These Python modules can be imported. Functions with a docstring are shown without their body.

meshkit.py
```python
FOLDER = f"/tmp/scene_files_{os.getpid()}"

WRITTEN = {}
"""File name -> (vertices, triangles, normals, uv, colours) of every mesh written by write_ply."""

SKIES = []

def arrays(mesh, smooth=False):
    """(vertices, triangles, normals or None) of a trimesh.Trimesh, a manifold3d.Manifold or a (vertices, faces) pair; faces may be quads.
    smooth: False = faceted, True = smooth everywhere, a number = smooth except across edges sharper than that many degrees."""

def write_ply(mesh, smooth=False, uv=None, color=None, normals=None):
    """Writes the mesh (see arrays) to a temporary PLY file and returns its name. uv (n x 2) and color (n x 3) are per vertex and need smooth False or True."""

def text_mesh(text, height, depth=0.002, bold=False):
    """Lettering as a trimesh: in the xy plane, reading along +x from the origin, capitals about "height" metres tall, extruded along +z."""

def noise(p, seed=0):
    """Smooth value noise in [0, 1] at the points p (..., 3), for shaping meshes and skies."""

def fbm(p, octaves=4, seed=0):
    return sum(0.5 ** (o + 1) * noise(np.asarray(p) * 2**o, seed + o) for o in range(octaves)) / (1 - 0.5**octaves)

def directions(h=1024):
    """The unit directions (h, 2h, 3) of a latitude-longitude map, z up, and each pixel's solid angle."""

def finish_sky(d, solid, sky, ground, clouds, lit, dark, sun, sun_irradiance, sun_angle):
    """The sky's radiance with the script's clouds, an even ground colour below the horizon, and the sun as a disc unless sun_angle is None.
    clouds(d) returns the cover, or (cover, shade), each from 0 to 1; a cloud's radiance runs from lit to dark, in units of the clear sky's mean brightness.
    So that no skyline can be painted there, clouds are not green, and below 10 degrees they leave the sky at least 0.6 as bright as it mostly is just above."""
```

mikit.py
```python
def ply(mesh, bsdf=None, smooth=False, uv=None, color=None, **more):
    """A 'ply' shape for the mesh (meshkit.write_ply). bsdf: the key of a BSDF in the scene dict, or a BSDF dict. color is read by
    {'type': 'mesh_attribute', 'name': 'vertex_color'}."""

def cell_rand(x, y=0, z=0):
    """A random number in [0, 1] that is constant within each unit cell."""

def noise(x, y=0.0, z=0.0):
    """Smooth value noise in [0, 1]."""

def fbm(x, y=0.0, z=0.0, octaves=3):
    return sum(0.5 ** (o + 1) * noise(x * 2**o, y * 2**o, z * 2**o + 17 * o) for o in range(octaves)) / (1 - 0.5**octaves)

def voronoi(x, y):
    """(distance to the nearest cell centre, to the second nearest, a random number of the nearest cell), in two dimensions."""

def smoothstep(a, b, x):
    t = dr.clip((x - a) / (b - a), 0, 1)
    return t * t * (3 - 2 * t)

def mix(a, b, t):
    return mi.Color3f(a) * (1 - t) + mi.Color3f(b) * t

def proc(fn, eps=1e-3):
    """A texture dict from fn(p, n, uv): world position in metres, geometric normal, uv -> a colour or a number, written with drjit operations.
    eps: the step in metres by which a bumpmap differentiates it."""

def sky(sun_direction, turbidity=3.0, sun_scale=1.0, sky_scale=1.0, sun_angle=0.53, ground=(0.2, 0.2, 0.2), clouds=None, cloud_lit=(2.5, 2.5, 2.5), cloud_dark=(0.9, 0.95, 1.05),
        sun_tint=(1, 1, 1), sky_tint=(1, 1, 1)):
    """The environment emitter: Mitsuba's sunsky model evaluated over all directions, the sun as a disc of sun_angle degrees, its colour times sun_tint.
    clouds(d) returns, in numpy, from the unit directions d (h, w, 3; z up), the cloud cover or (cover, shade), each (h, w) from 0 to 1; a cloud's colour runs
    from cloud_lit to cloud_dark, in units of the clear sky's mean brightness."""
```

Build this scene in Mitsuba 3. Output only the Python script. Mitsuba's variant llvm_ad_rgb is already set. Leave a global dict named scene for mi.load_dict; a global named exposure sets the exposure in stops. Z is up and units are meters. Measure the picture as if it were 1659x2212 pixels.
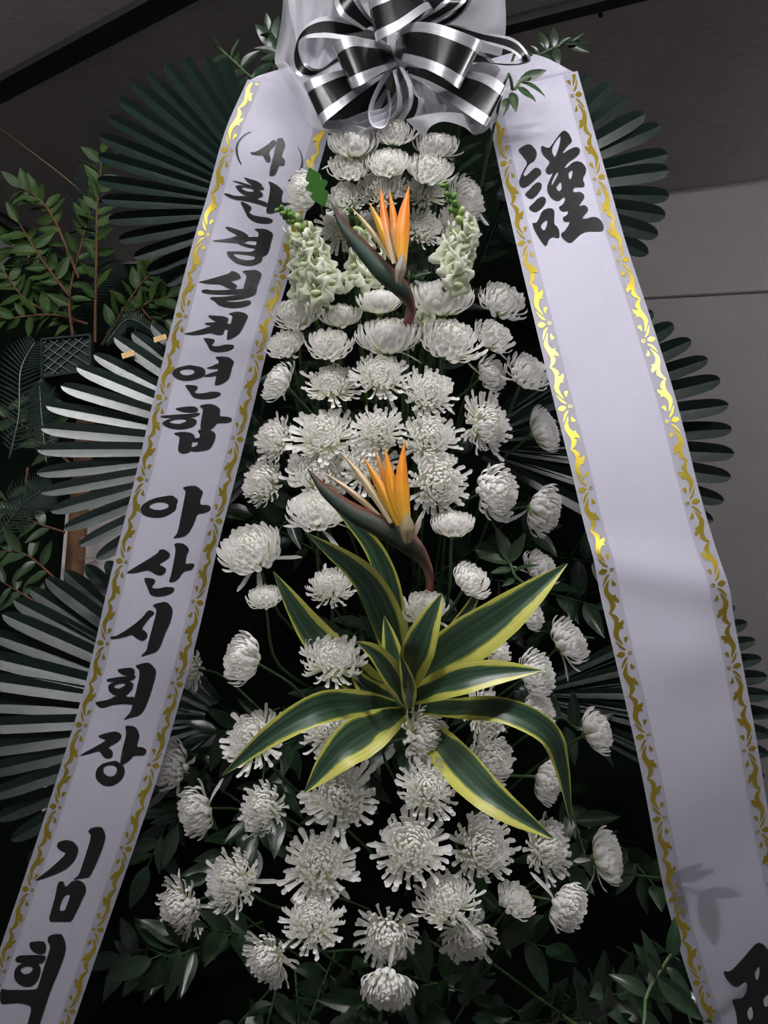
import math, numpy as np, trimesh, mitsuba as mi, mikit, meshkit
import drjit as dr
from shapely.geometry import Polygon
from shapely.ops import unary_union
T = mi.ScalarTransform4f
scene, labels = {}, {}
# ------------------------------------------------------------------ camera, light, exposure
W, H, F = 1659, 2212, 2171.0
PITCH = math.radians(14.0)
EYE = np.array([0.0, -1.4, 1.25])
RIGHT = np.array([1.0, 0, 0]); FWD = np.array([0, math.cos(PITCH), math.sin(PITCH)]); UP = np.array([0, -math.sin(PITCH), math.cos(PITCH)])
exposure = 2.3
scene['camera'] = {'type': 'perspective', 'fov': 2*math.degrees(math.atan(W/2/F)), 'fov_axis': 'x', 'near_clip': 0.05, 'far_clip': 60,
                   'to_world': T().look_at(origin=EYE.tolist(), target=(EYE+FWD).tolist(), up=[0, 0, 1])}
scene['ambient'] = {'type': 'constant', 'radiance': {'type': 'rgb', 'value': [0.014, 0.014, 0.0155]}}
LAMP_POWER = 30.0
LAMPS = [(-0.95, -1.42, 2.72), (0.55, -1.42, 2.72), (2.3, 0.48, 2.72)]      # fluorescent battens on the ceiling, above the camera

def ray(px, py):
    px, py = np.asarray(px, float), np.asarray(py, float)
    return FWD + ((px-W/2)/F)[..., None]*RIGHT - ((py-H/2)/F)[..., None]*UP
def at(px, py, Y):
    """the point that stands at world depth Y (metres behind the wreath's front) on the line of sight of a place in the photograph"""
    d = ray(px, py); s = (np.asarray(Y, float)-EYE[1])/d[..., 1]
    return EYE + d*s[..., None]
def at_z(px, py, z):
    d = ray(px, py); return EYE + d*((z-EYE[2])/d[..., 2])[..., None]
def per_px(px, py, Y):
    """metres per pixel there"""
    return float((at(px, py, Y)-EYE) @ FWD / F)

# ------------------------------------------------------------------ helpers
taken = {}
def numbered(name):
    n = taken.get(name, 0); taken[name] = n+1
    return name if n == 0 else f'{name}_{n:03d}'
def tag(key, label=None, cat=None, group=None, kind=None):
    d = labels.setdefault(key, {})
    for k, v in (('label', label), ('category', cat), ('group', group), ('kind', kind)):
        if v: d[k] = v
def thing(name, label, cat, group=None):
    key = numbered(name); tag(key, label, cat, group); return key
def obj(name, shape, parent=None, label=None, kind=None):
    key = numbered((parent+'__' if parent else '')+name); scene[key] = shape
    if label or kind: tag(key, label, kind=kind)
    return key
def rgb(*c): return {'type': 'rgb', 'value': list(c)}
VC = {'type': 'mesh_attribute', 'name': 'vertex_color'}
def mat(name, color, rough=0.5, spec=0.5, metallic=0.0, **more):
    scene[name] = {'type': 'twosided', 'b': {'type': 'principled', 'base_color': color if isinstance(color, dict) else rgb(*color), 'roughness': rough, 'specular': spec, 'metallic': metallic, **more}}
def smoothcurve(pts, n):
    """Catmull-Rom through pts (k, m), n samples"""
    p = np.asarray(pts, float)
    if len(p) == 2: return p[0]+(p[1]-p[0])*np.linspace(0, 1, n)[:, None]
    q = np.vstack([2*p[0]-p[1], p, 2*p[-1]-p[-2]])
    t = np.linspace(0, len(p)-1, n); i = np.minimum(t.astype(int), len(p)-2); u = (t-i)[:, None]
    a, b, c, d = q[i], q[i+1], q[i+2], q[i+3]
    return 0.5*(2*b+(c-a)*u+(2*a-5*b+4*c-d)*u**2+(3*b-3*c+d-a)*u**3)
def grid_faces(n, m, wrap=False):
    i, j = np.meshgrid(np.arange(n-1), np.arange(m if wrap else m-1), indexing='ij')
    a = i*m+j; b = i*m+(j+1) % m; c = (i+1)*m+(j+1) % m; d = (i+1)*m+j
    return np.vstack([np.stack([a, b, c], -1).reshape(-1, 3), np.stack([a, c, d], -1).reshape(-1, 3)])
def mesh(v, f): return trimesh.Trimesh(v, f, process=False)
def unit(v): v = np.asarray(v, float); return v/np.maximum(np.linalg.norm(v, axis=-1, keepdims=True), 1e-12)
def tube(path, radii, m=8, flat=1.0, flat_dir=None):
    path = np.asarray(path, float); n = len(path); radii = np.broadcast_to(radii, n)
    t = unit(np.gradient(path, axis=0)); ref = np.array(flat_dir if flat_dir is not None else [0.31, -0.9, 0.3])
    s = unit(np.cross(t, ref)); u = np.cross(s, t)
    a = np.arange(m)*2*np.pi/m
    ring = path[:, None]+radii[:, None, None]*(np.cos(a)[None, :, None]*s[:, None]+flat*np.sin(a)[None, :, None]*u[:, None])
    v = np.vstack([ring.reshape(-1, 3), path[:1], path[-1:]]); f = grid_faces(n, m, True)
    j = np.arange(m); k = (j+1) % m
    f = np.vstack([f, np.stack([k, j, j*0+n*m], 1), np.stack([(n-1)*m+j, (n-1)*m+k, j*0+n*m+1], 1)])
    return mesh(v, f)
def strip(center, side, bump=None, m=5, thick=0.0):
    """sheet along center (n,3); side (n,3) half-width vectors; bump(u) offset vectors (n,m,3). Returns mesh, uv (u across, v along)."""
    n = len(center); u = np.linspace(-1, 1, m)
    v = center[:, None]+u[None, :, None]*side[:, None]
    if bump is not None: v = v+bump
    uv = np.stack(np.meshgrid(np.linspace(0, 1, n), (u+1)/2, indexing='ij')[::-1], -1).reshape(-1, 2)
    return mesh(v.reshape(-1, 3), grid_faces(n, m)), uv
def box(lo, hi):
    lo, hi = np.minimum(lo, hi), np.maximum(lo, hi)
    b = trimesh.creation.box(hi-lo); b.apply_translation((lo+hi)/2); return b
def bar(a, b, w, d, up=(0, 1, 0)):
    """rectangular bar from a to b, w across, d along up"""
    a, b = np.asarray(a, float), np.asarray(b, float); t = unit(b-a); s = unit(np.cross(t, up)); u = np.cross(s, t)
    m = trimesh.creation.box([w, d, np.linalg.norm(b-a)]); M = np.eye(4); M[:3, 0], M[:3, 1], M[:3, 2], M[:3, 3] = s, u, t, (a+b)/2
    m.apply_transform(M); return m
def frame_tf(pos, axis, normal, scale=1.0):
    """to_world that takes local x to side, y to axis, z to normal"""
    y = unit(axis); z = unit(normal-np.dot(normal, y)*y); x = np.cross(y, z)
    M = np.eye(4); M[:3, 0], M[:3, 1], M[:3, 2] = x*scale, y*scale, z*scale; M[:3, 3] = pos
    return T(M.tolist())

# ------------------------------------------------------------------ materials
def proc_wall(p, n, uv):
    v = mikit.fbm(p.x*2.3, p.y*2.3, p.z*2.3, 3); g = mikit.noise(p.x*160, p.y*160, p.z*160)
    return mikit.mix([0.120, 0.111, 0.114], [0.142, 0.130, 0.134], v)*(0.95+0.1*g)
def proc_ceiling(p, n, uv):
    v = mikit.fbm(p.x*9, p.y*3, 0, 4); g = mikit.noise(p.x*60, p.y*240, 0)
    return mikit.mix([0.27, 0.25, 0.24], [0.36, 0.335, 0.32], v)*(0.9+0.2*g)
def proc_floor(p, n, uv):
    return mikit.mix([0.10, 0.10, 0.10], [0.16, 0.155, 0.15], mikit.fbm(p.x*4, p.y*4, 0, 4))
def proc_wood(p, n, uv):
    g = mikit.fbm(p.x*90, p.y*90, p.z*5, 3)
    return mikit.mix([0.10, 0.045, 0.02], [0.22, 0.105, 0.05], g)
mat('m_wall', mikit.proc(proc_wall), 0.6, 0.3); mat('m_ceiling', mikit.proc(proc_ceiling), 0.7, 0.2); mat('m_floor', mikit.proc(proc_floor), 0.7, 0.2)
mat('m_wood', mikit.proc(proc_wood), 0.6, 0.3); mat('m_joint', (0.05, 0.045, 0.04), 0.8, 0.1); mat('m_beam', (0.018, 0.017, 0.017), 0.8, 0.1)
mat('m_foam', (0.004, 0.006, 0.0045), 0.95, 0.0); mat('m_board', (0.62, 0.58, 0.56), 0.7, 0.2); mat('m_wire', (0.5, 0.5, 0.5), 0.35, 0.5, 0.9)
mat('m_cord', (0.42, 0.36, 0.2), 0.6, 0.3); mat('m_white', (0.7, 0.7, 0.7), 0.5)
def proc_satin(p, n, uv):
    w = mikit.noise(uv.x*900, uv.y*3000)
    return mi.Color3f(0.80, 0.778, 0.915)*(0.985+0.03*w)
scene['m_satin'] = {'type': 'principledthin', 'base_color': mikit.proc(proc_satin), 'roughness': 0.42, 'diff_trans': 0.85, 'spec_trans': 0.0, 'eta': 1.45, 'sheen': 0.3}
scene['m_border'] = {'type': 'principledthin', 'base_color': rgb(0.65, 0.635, 0.735), 'roughness': 0.35, 'diff_trans': 0.95, 'spec_trans': 0.0, 'eta': 1.5}
mat('m_ink', (0.009, 0.009, 0.010), 0.38, 0.42); mat('m_gold', (0.62, 0.47, 0.06), 0.34, 0.5, 0.85)
def stripe_w(p, n, uv):
    a = dr.abs(uv.x-0.5); return dr.select(a < 0.27, mi.Float(0), mi.Float(1))
def silver_col(p, n, uv):
    return mi.Color3f(0.44, 0.435, 0.465)*(0.88+0.22*mikit.noise(uv.x*60, uv.y*6))
scene['m_bow'] = {'type': 'blendbsdf', 'weight': mikit.proc(stripe_w),
  'a': {'type': 'twosided', 'b': {'type': 'principled', 'base_color': rgb(0.004, 0.004, 0.0045), 'roughness': 0.26, 'specular': 0.28}},
  'b': {'type': 'twosided', 'b': {'type': 'principled', 'base_color': mikit.proc(silver_col), 'roughness': 0.3, 'metallic': 0.6, 'specular': 0.6}}}
scene['m_bow_back'] = {'type': 'twosided', 'b': {'type': 'principled', 'base_color': rgb(0.33, 0.33, 0.35), 'roughness': 0.45, 'specular': 0.5}}
scene['m_organza'] = {'type': 'mask', 'opacity': 0.56, 'b': {'type': 'principledthin', 'base_color': rgb(0.70, 0.70, 0.745), 'roughness': 0.4, 'diff_trans': 0.8, 'spec_trans': 0.0, 'eta': 1.45, 'sheen': 0.4}}
scene['m_petal'] = {'type': 'principledthin', 'base_color': VC, 'roughness': 0.45, 'diff_trans': 0.8, 'spec_trans': 0.0, 'eta': 1.35}
mat('m_colored', VC, 0.42, 0.5); mat('m_bract', VC, 0.5, 0.2); mat('m_lobed', (0.014, 0.058, 0.006), 0.7, 0.08)
mat('m_calyx', (0.10, 0.17, 0.05), 0.6, 0.3); mat('m_stem', (0.045, 0.085, 0.03), 0.5, 0.4)
def leafmat(name, a, b, rough, spec=0.5):
    def f(p, n, uv, a=a, b=b):
        rib = mikit.smoothstep(0.05, 0.012, dr.abs(uv.x-0.5))
        vein = mikit.smoothstep(0.8, 1.0, dr.sin((uv.y*9+dr.abs(uv.x-0.5)*7)*6.283)*0.5+0.5)
        k = mikit.fbm(p.x*30, p.y*30, p.z*30, 2)
        return mikit.mix(a, b, dr.clip(k*0.7+rib*0.6+vein*0.18, 0, 1))
    mat(name, mikit.proc(f), rough, spec)
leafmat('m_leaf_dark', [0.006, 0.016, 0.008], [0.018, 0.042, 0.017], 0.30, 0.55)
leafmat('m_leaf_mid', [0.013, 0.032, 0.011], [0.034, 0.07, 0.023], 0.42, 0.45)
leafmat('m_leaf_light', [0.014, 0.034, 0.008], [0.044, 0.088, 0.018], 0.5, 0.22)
mat('m_fan', (0.011, 0.022, 0.018), 0.30, 0.7); mat('m_fan_dull', (0.006, 0.014, 0.011), 0.34, 0.32); mat('m_fan_edge', (0.03, 0.05, 0.042), 0.4, 0.5)
mat('m_twig', (0.11, 0.055, 0.028), 0.7, 0.2); mat('m_crate', (0.007, 0.018, 0.015), 0.6, 0.15); mat('m_tape', (0.62, 0.40, 0.18), 0.6, 0.3)
def proc_dracaena(p, n, uv):
    a = dr.abs(uv.x-0.5)*2; wob = (mikit.noise(uv.y*7, 3.1)-0.5)*0.22+(mikit.noise(uv.y*40, uv.x*2)-0.5)*0.05
    e = mikit.smoothstep(0.56, 0.63, a+wob); line = mikit.noise(uv.x*42, uv.y*1.3); lime = mikit.smoothstep(0.48, 0.56, a+wob)
    g = mikit.mix([0.010, 0.032, 0.016], [0.042, 0.080, 0.046], line)
    g = mikit.mix(g, [0.16, 0.22, 0.03], lime*0.5)
    return mikit.mix(g, mikit.mix([0.40, 0.40, 0.045], [0.60, 0.58, 0.17], line), e)
mat('m_dracaena', mikit.proc(proc_dracaena), 0.35, 0.5)
# ------------------------------------------------------------------ the setting
ZC = 2.80
def struct(name, m, bsdf, parent=None, **k):
    key = obj(name, mikit.ply(m, bsdf, **k), parent)
    if parent is None: tag(key, kind='structure')
    return key
wa, wb = at_z(1390, 420, ZC), at_z(1659, 385, ZC)            # the top edge of the right-hand wall
wd = unit((wb-wa)*[1, 1, 0])
def wall(name, a, b, bsdf, t=0.06):
    d = unit((b-a)*[1, 1, 0]); n = np.array([-d[1], d[0], 0]);  n = n if n[1] > 0 else -n
    p = [a, b, b+n*t, a+n*t]; v = np.array([[*q[:2], z] for z in (0, ZC) for q in p])
    f = [[0, 1, 5], [0, 5, 4], [1, 2, 6], [1, 6, 5], [2, 3, 7], [2, 7, 6], [3, 0, 4], [3, 4, 7], [4, 5, 6], [4, 6, 7], [0, 2, 1], [0, 3, 2]]
    m = trimesh.Trimesh(v, f, process=False); m.fix_normals(); return struct(name, m, bsdf)
la, lb = at_z(0, 470, ZC), at_z(110, 545, ZC); ld = unit((lb-la)*[1, 1, 0])
A2 = np.array([[wd[0], -ld[0]], [wd[1], -ld[1]]]); kk = np.linalg.solve(A2, (la-wa)[:2]); corner = wa+wd*kk[0]
print('corner', corner, 'wall a', wa, wb, 'left', la, lb)
wall_r = wall('wall_back', corner-wd*0.06, corner+wd*4.5, 'm_wall'); wall('wall_left', corner-ld*4.5, corner, 'm_wall')
struct('ceiling', box([-4.5, -3.6, ZC], [4.5, 5.0, ZC+0.08]), 'm_ceiling'); struct('floor', box([-4.5, -3.6, -0.08], [4.5, 5.0, 0]), 'm_floor')
wn = np.array([wd[1], -wd[0], 0]); wn = wn if wn[1] < 0 else -wn
def on_wall(px, py, off=0.0):
    d = ray(px, py); return EYE+d*(((wa-EYE) @ wn)/(d @ wn))+wn*off
ja, jb = on_wall(1390, 645), on_wall(1659, 630); jd = unit(jb-ja)
struct('joint', bar(ja-jd*2.0+wn*0.001, jb+jd*1.5+wn*0.001, 0.006, 0.004, up=wn), 'm_joint', parent=wall_r)
def ceil_line(name, p0, p1, w, d, bsdf, ext=(0.8, 0.8)):
    a, b = at_z(*p0, ZC), at_z(*p1, ZC); u = unit(b-a)
    struct(name, bar(a-u*ext[0]-[0, 0, d/2], b+u*ext[1]-[0, 0, d/2], w, d, up=(0, 0, 1)), bsdf)
ceil_line('trim_1', (0, 186), (345, 0), 0.055, 0.02, 'm_beam')
ceil_line('trim_2', (1092, 46), (1270, 0), 0.03, 0.025, 'm_beam', (0.45, 1.0))
ceil_line('trim_3', (-40, 445), (100, 533), 0.05, 0.03, 'm_beam', (1.0, 0.6))
cp = at_z(np.array([-30, 60, 150, 215]), np.array([255, 322, 392, 455]), ZC-0.012)
k = obj('cord', mikit.ply(tube(smoothcurve(cp, 16), 0.0022, 6), 'm_cord', smooth=40)); tag(k, 'thin yellowish cord running across the ceiling at the left', 'cord')
sp = at_z(1297, 30, ZC); sm = trimesh.creation.cylinder(0.0045, 0.006, sections=12); sm.apply_translation(sp-[0, 0, 0.003])
k = obj('screw', mikit.ply(sm, 'm_beam')); tag(k, 'small dark screw head in the ceiling above the right ribbon', 'screw')
# the lamps that light the hall
for i, (x, y, z) in enumerate(LAMPS):
    pw_ = LAMP_POWER*(1.0 if i < 2 else 1.05)
    key = thing('ceiling_lamp', 'white fluorescent batten lamp under the ceiling, ' + ('above the left of the camera', 'above the right of the camera', 'beyond the right edge beside the wall')[i], 'lamp')
    obj('housing', mikit.ply(box([x-0.62, y-0.05, z+0.05], [x+0.62, y+0.05, ZC]), 'm_white'), key)
    tb = trimesh.creation.cylinder(0.02, 1.2, sections=16); tb.apply_transform(trimesh.transformations.rotation_matrix(math.pi/2, [0, 1, 0])); tb.apply_translation([x, y, z+0.02])
    s = mikit.ply(tb, 'm_white'); s['emitter'] = {'type': 'area', 'radiance': rgb(pw_, pw_*0.985, pw_)}; obj('tube', s, key)

# ------------------------------------------------------------------ the mourning ribbons
class Ribbon:
    """a satin ribbon 15 cm wide: edges given by their places in the photograph, its depth by its width there"""
    def __init__(self, L, R, slope, ys, waves, deg=2):
        L, R = np.array(L, float), np.array(R, float); xl = lambda y: np.interp(y, L[:, 1], L[:, 0]); xr = lambda y: np.interp(y, R[:, 1], R[:, 0])
        y = np.linspace(*ys, 90); pl = np.stack([xl(y), y], 1); yr = y.copy()
        for _ in range(30): yr = y+slope*(xr(yr)-pl[:, 0])
        pr = np.stack([xr(yr), yr], 1)
        k = np.ones(9)/9
        def sm(q): qq = np.vstack([q[:1]*2-q[1:5][::-1], q, q[-1:]*2-q[-5:-1][::-1]]); return np.stack([np.convolve(qq[:, c], k, 'valid') for c in (0, 1)], 1)
        pl, pr = sm(pl), sm(pr); dep = []
        for a, b in zip(pl, pr):
            lo, hi = -0.6, 1.0
            for _ in range(40):
                m_ = (lo+hi)/2
                if np.linalg.norm(at(*a, m_)-at(*b, m_)) > 0.15: hi = m_
                else: lo = m_
            dep.append(lo)
        t = np.linspace(0, 1, 90); self.dep = np.polyval(np.polyfit(t, dep, deg), t); print('ribbon depth', np.round(self.dep[::18], 3), np.round(dep[::18], 3))
        self.t, self.pl, self.pr = t, pl, pr; self.L3, self.R3 = at(pl[:, 0], pl[:, 1], self.dep), at(pr[:, 0], pr[:, 1], self.dep); self.waves = waves
        tang = unit(np.gradient((self.L3+self.R3)/2, axis=0)); self.n = unit(np.cross(tang, unit(self.R3-self.L3))); self.n *= np.sign(-self.n[:, 1:2])
        self.length = np.linalg.norm(np.diff((self.L3+self.R3)/2, axis=0), axis=1).sum()
    def surf(self, a, t, off=0.0):
        a, t = np.asarray(a, float), np.asarray(t, float)
        g = lambda q: np.stack([np.interp(t, self.t, q[:, c]) for c in range(3)], -1)
        return g(self.L3)*(1-a)[..., None]+g(self.R3)*a[..., None]+g(self.n)*(off+self.waves(a, t))[..., None]
    def where(self, px, py):
        """(a across, t along) of a place in the photograph on the ribbon"""
        px, py = np.asarray(px, float), np.asarray(py, float); lo, hi = np.full(px.shape, 0.0), np.full(px.shape, 1.0)
        I = lambda q, t, c: np.interp(t, self.t, q[:, c])
        for _ in range(40):
            t = (lo+hi)/2; lx, ly, rx, ry = I(self.pl, t, 0), I(self.pl, t, 1), I(self.pr, t, 0), I(self.pr, t, 1)
            below = (py-ly)*(rx-lx)-(px-lx)*(ry-ly) > 0
            lo, hi = np.where(below, t, lo), np.where(below, hi, t)
        lx, ly, rx, ry = I(self.pl, t, 0), I(self.pl, t, 1), I(self.pr, t, 0), I(self.pr, t, 1)
        return ((px-lx)*(rx-lx)+(py-ly)*(ry-ly))/((rx-lx)**2+(ry-ly)**2), t
    def sheet(self, a0, a1, m, off, n=150):
        a, t = np.meshgrid(np.linspace(a0, a1, m), np.linspace(0, 1, n)); v = self.surf(a, t, off)
        return mesh(v.reshape(-1, 3), grid_faces(n, m)), np.stack([a, t], -1).reshape(-1, 2)

gs = lambda x, c, w: np.exp(-((x-c)/w)**2)
def waves_l(a, t):
    return (0.006*gs(t, 0.045+0.06*a, 0.03)-0.007*gs(t, 0.115+0.07*a, 0.03)+0.0018*np.sin(t*17+a*1.5)+0.0012*np.sin(t*41-a*3)-0.004*gs(t, 0.62, 0.05)*(a-0.3)+0.004*np.sin(math.pi*a)*gs(t, 0.0, 0.3))
def waves_r(a, t):
    tt = t-0.055*a
    return (0.010*gs(tt, 0.462, 0.026)+0.002*np.sin(t*13+a)+0.0012*np.sin(t*37+a*2)+0.006*gs(t, 0.575, 0.035)*gs(a, 0.62, 0.35)-0.006*gs(t, 0.07+0.1*a, 0.05)+0.003*np.sin(math.pi*a)*gs(t, 0.8, 0.3))
LR = Ribbon([(538, 168), (530, 180), (497, 260), (452, 390), (415, 530), (370, 700), (335, 840), (305, 985), (262, 1150), (210, 1370), (175, 1520), (128, 1665), (97, 1760), (45, 1923), (0, 2050), (-62, 2230), (-140, 2450)],
            [(760, 100), (735, 190), (708, 290), (690, 370), (645, 520), (600, 660), (560, 830), (525, 970), (490, 1110), (455, 1240), (430, 1370), (375, 1560), (318, 1755), (270, 1890), (227, 2011), (159, 2212), (70, 2460)], 0.17, (172, 2380), waves_l)
RR = Ribbon([(1020, 110), (1060, 275), (1130, 600), (1240, 1038), (1292, 1270), (1337, 1467), (1381, 1642), (1411, 1816), (1455, 2012), (1520, 2212), (1600, 2450)],
            [(1240, 130), (1248, 160), (1290, 310), (1360, 545), (1387, 620), (1467, 880), (1521, 1105), (1563, 1250), (1602, 1424), (1642, 1642), (1672, 1815), (1710, 2000), (1765, 2212), (1830, 2440)], -0.24, (206, 2380), waves_r)

def chaikin(p, n=2):
    p = np.asarray(p, float)
    for _ in range(n):
        q = np.roll(p, -1, 0); p = np.stack([0.78*p+0.22*q, 0.22*p+0.78*q], 1).reshape(-1, 2)
    return p
def printed(poly2d, place, size):
    """triangulates a flat outline finely enough to lie on a curved sheet, then lays it there"""
    ms = []
    for g in getattr(poly2d, 'geoms', [poly2d]):
        if g.is_empty or g.area <= 0: continue
        v, f = trimesh.creation.triangulate_polygon(g, engine='earcut'); v = np.column_stack([v, np.zeros(len(v))])
        v, f = trimesh.remesh.subdivide_to_size(v, f, size, max_iter=8); ms.append(mesh(place(v[:, 0], v[:, 1]), f))
    return trimesh.util.concatenate(ms)
C1, C2, C3, C4, C5, C6, C7, C8 = (460, 270, 6.9125), (380, 580, 6.9125), (280, 860, 6.9125), (190, 1160, 6.9125), (120, 1420, 6.9125), (0, 1760, 4.894), (1100, 270, 6.9125), (1419, 1892, 6.9125)
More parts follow.
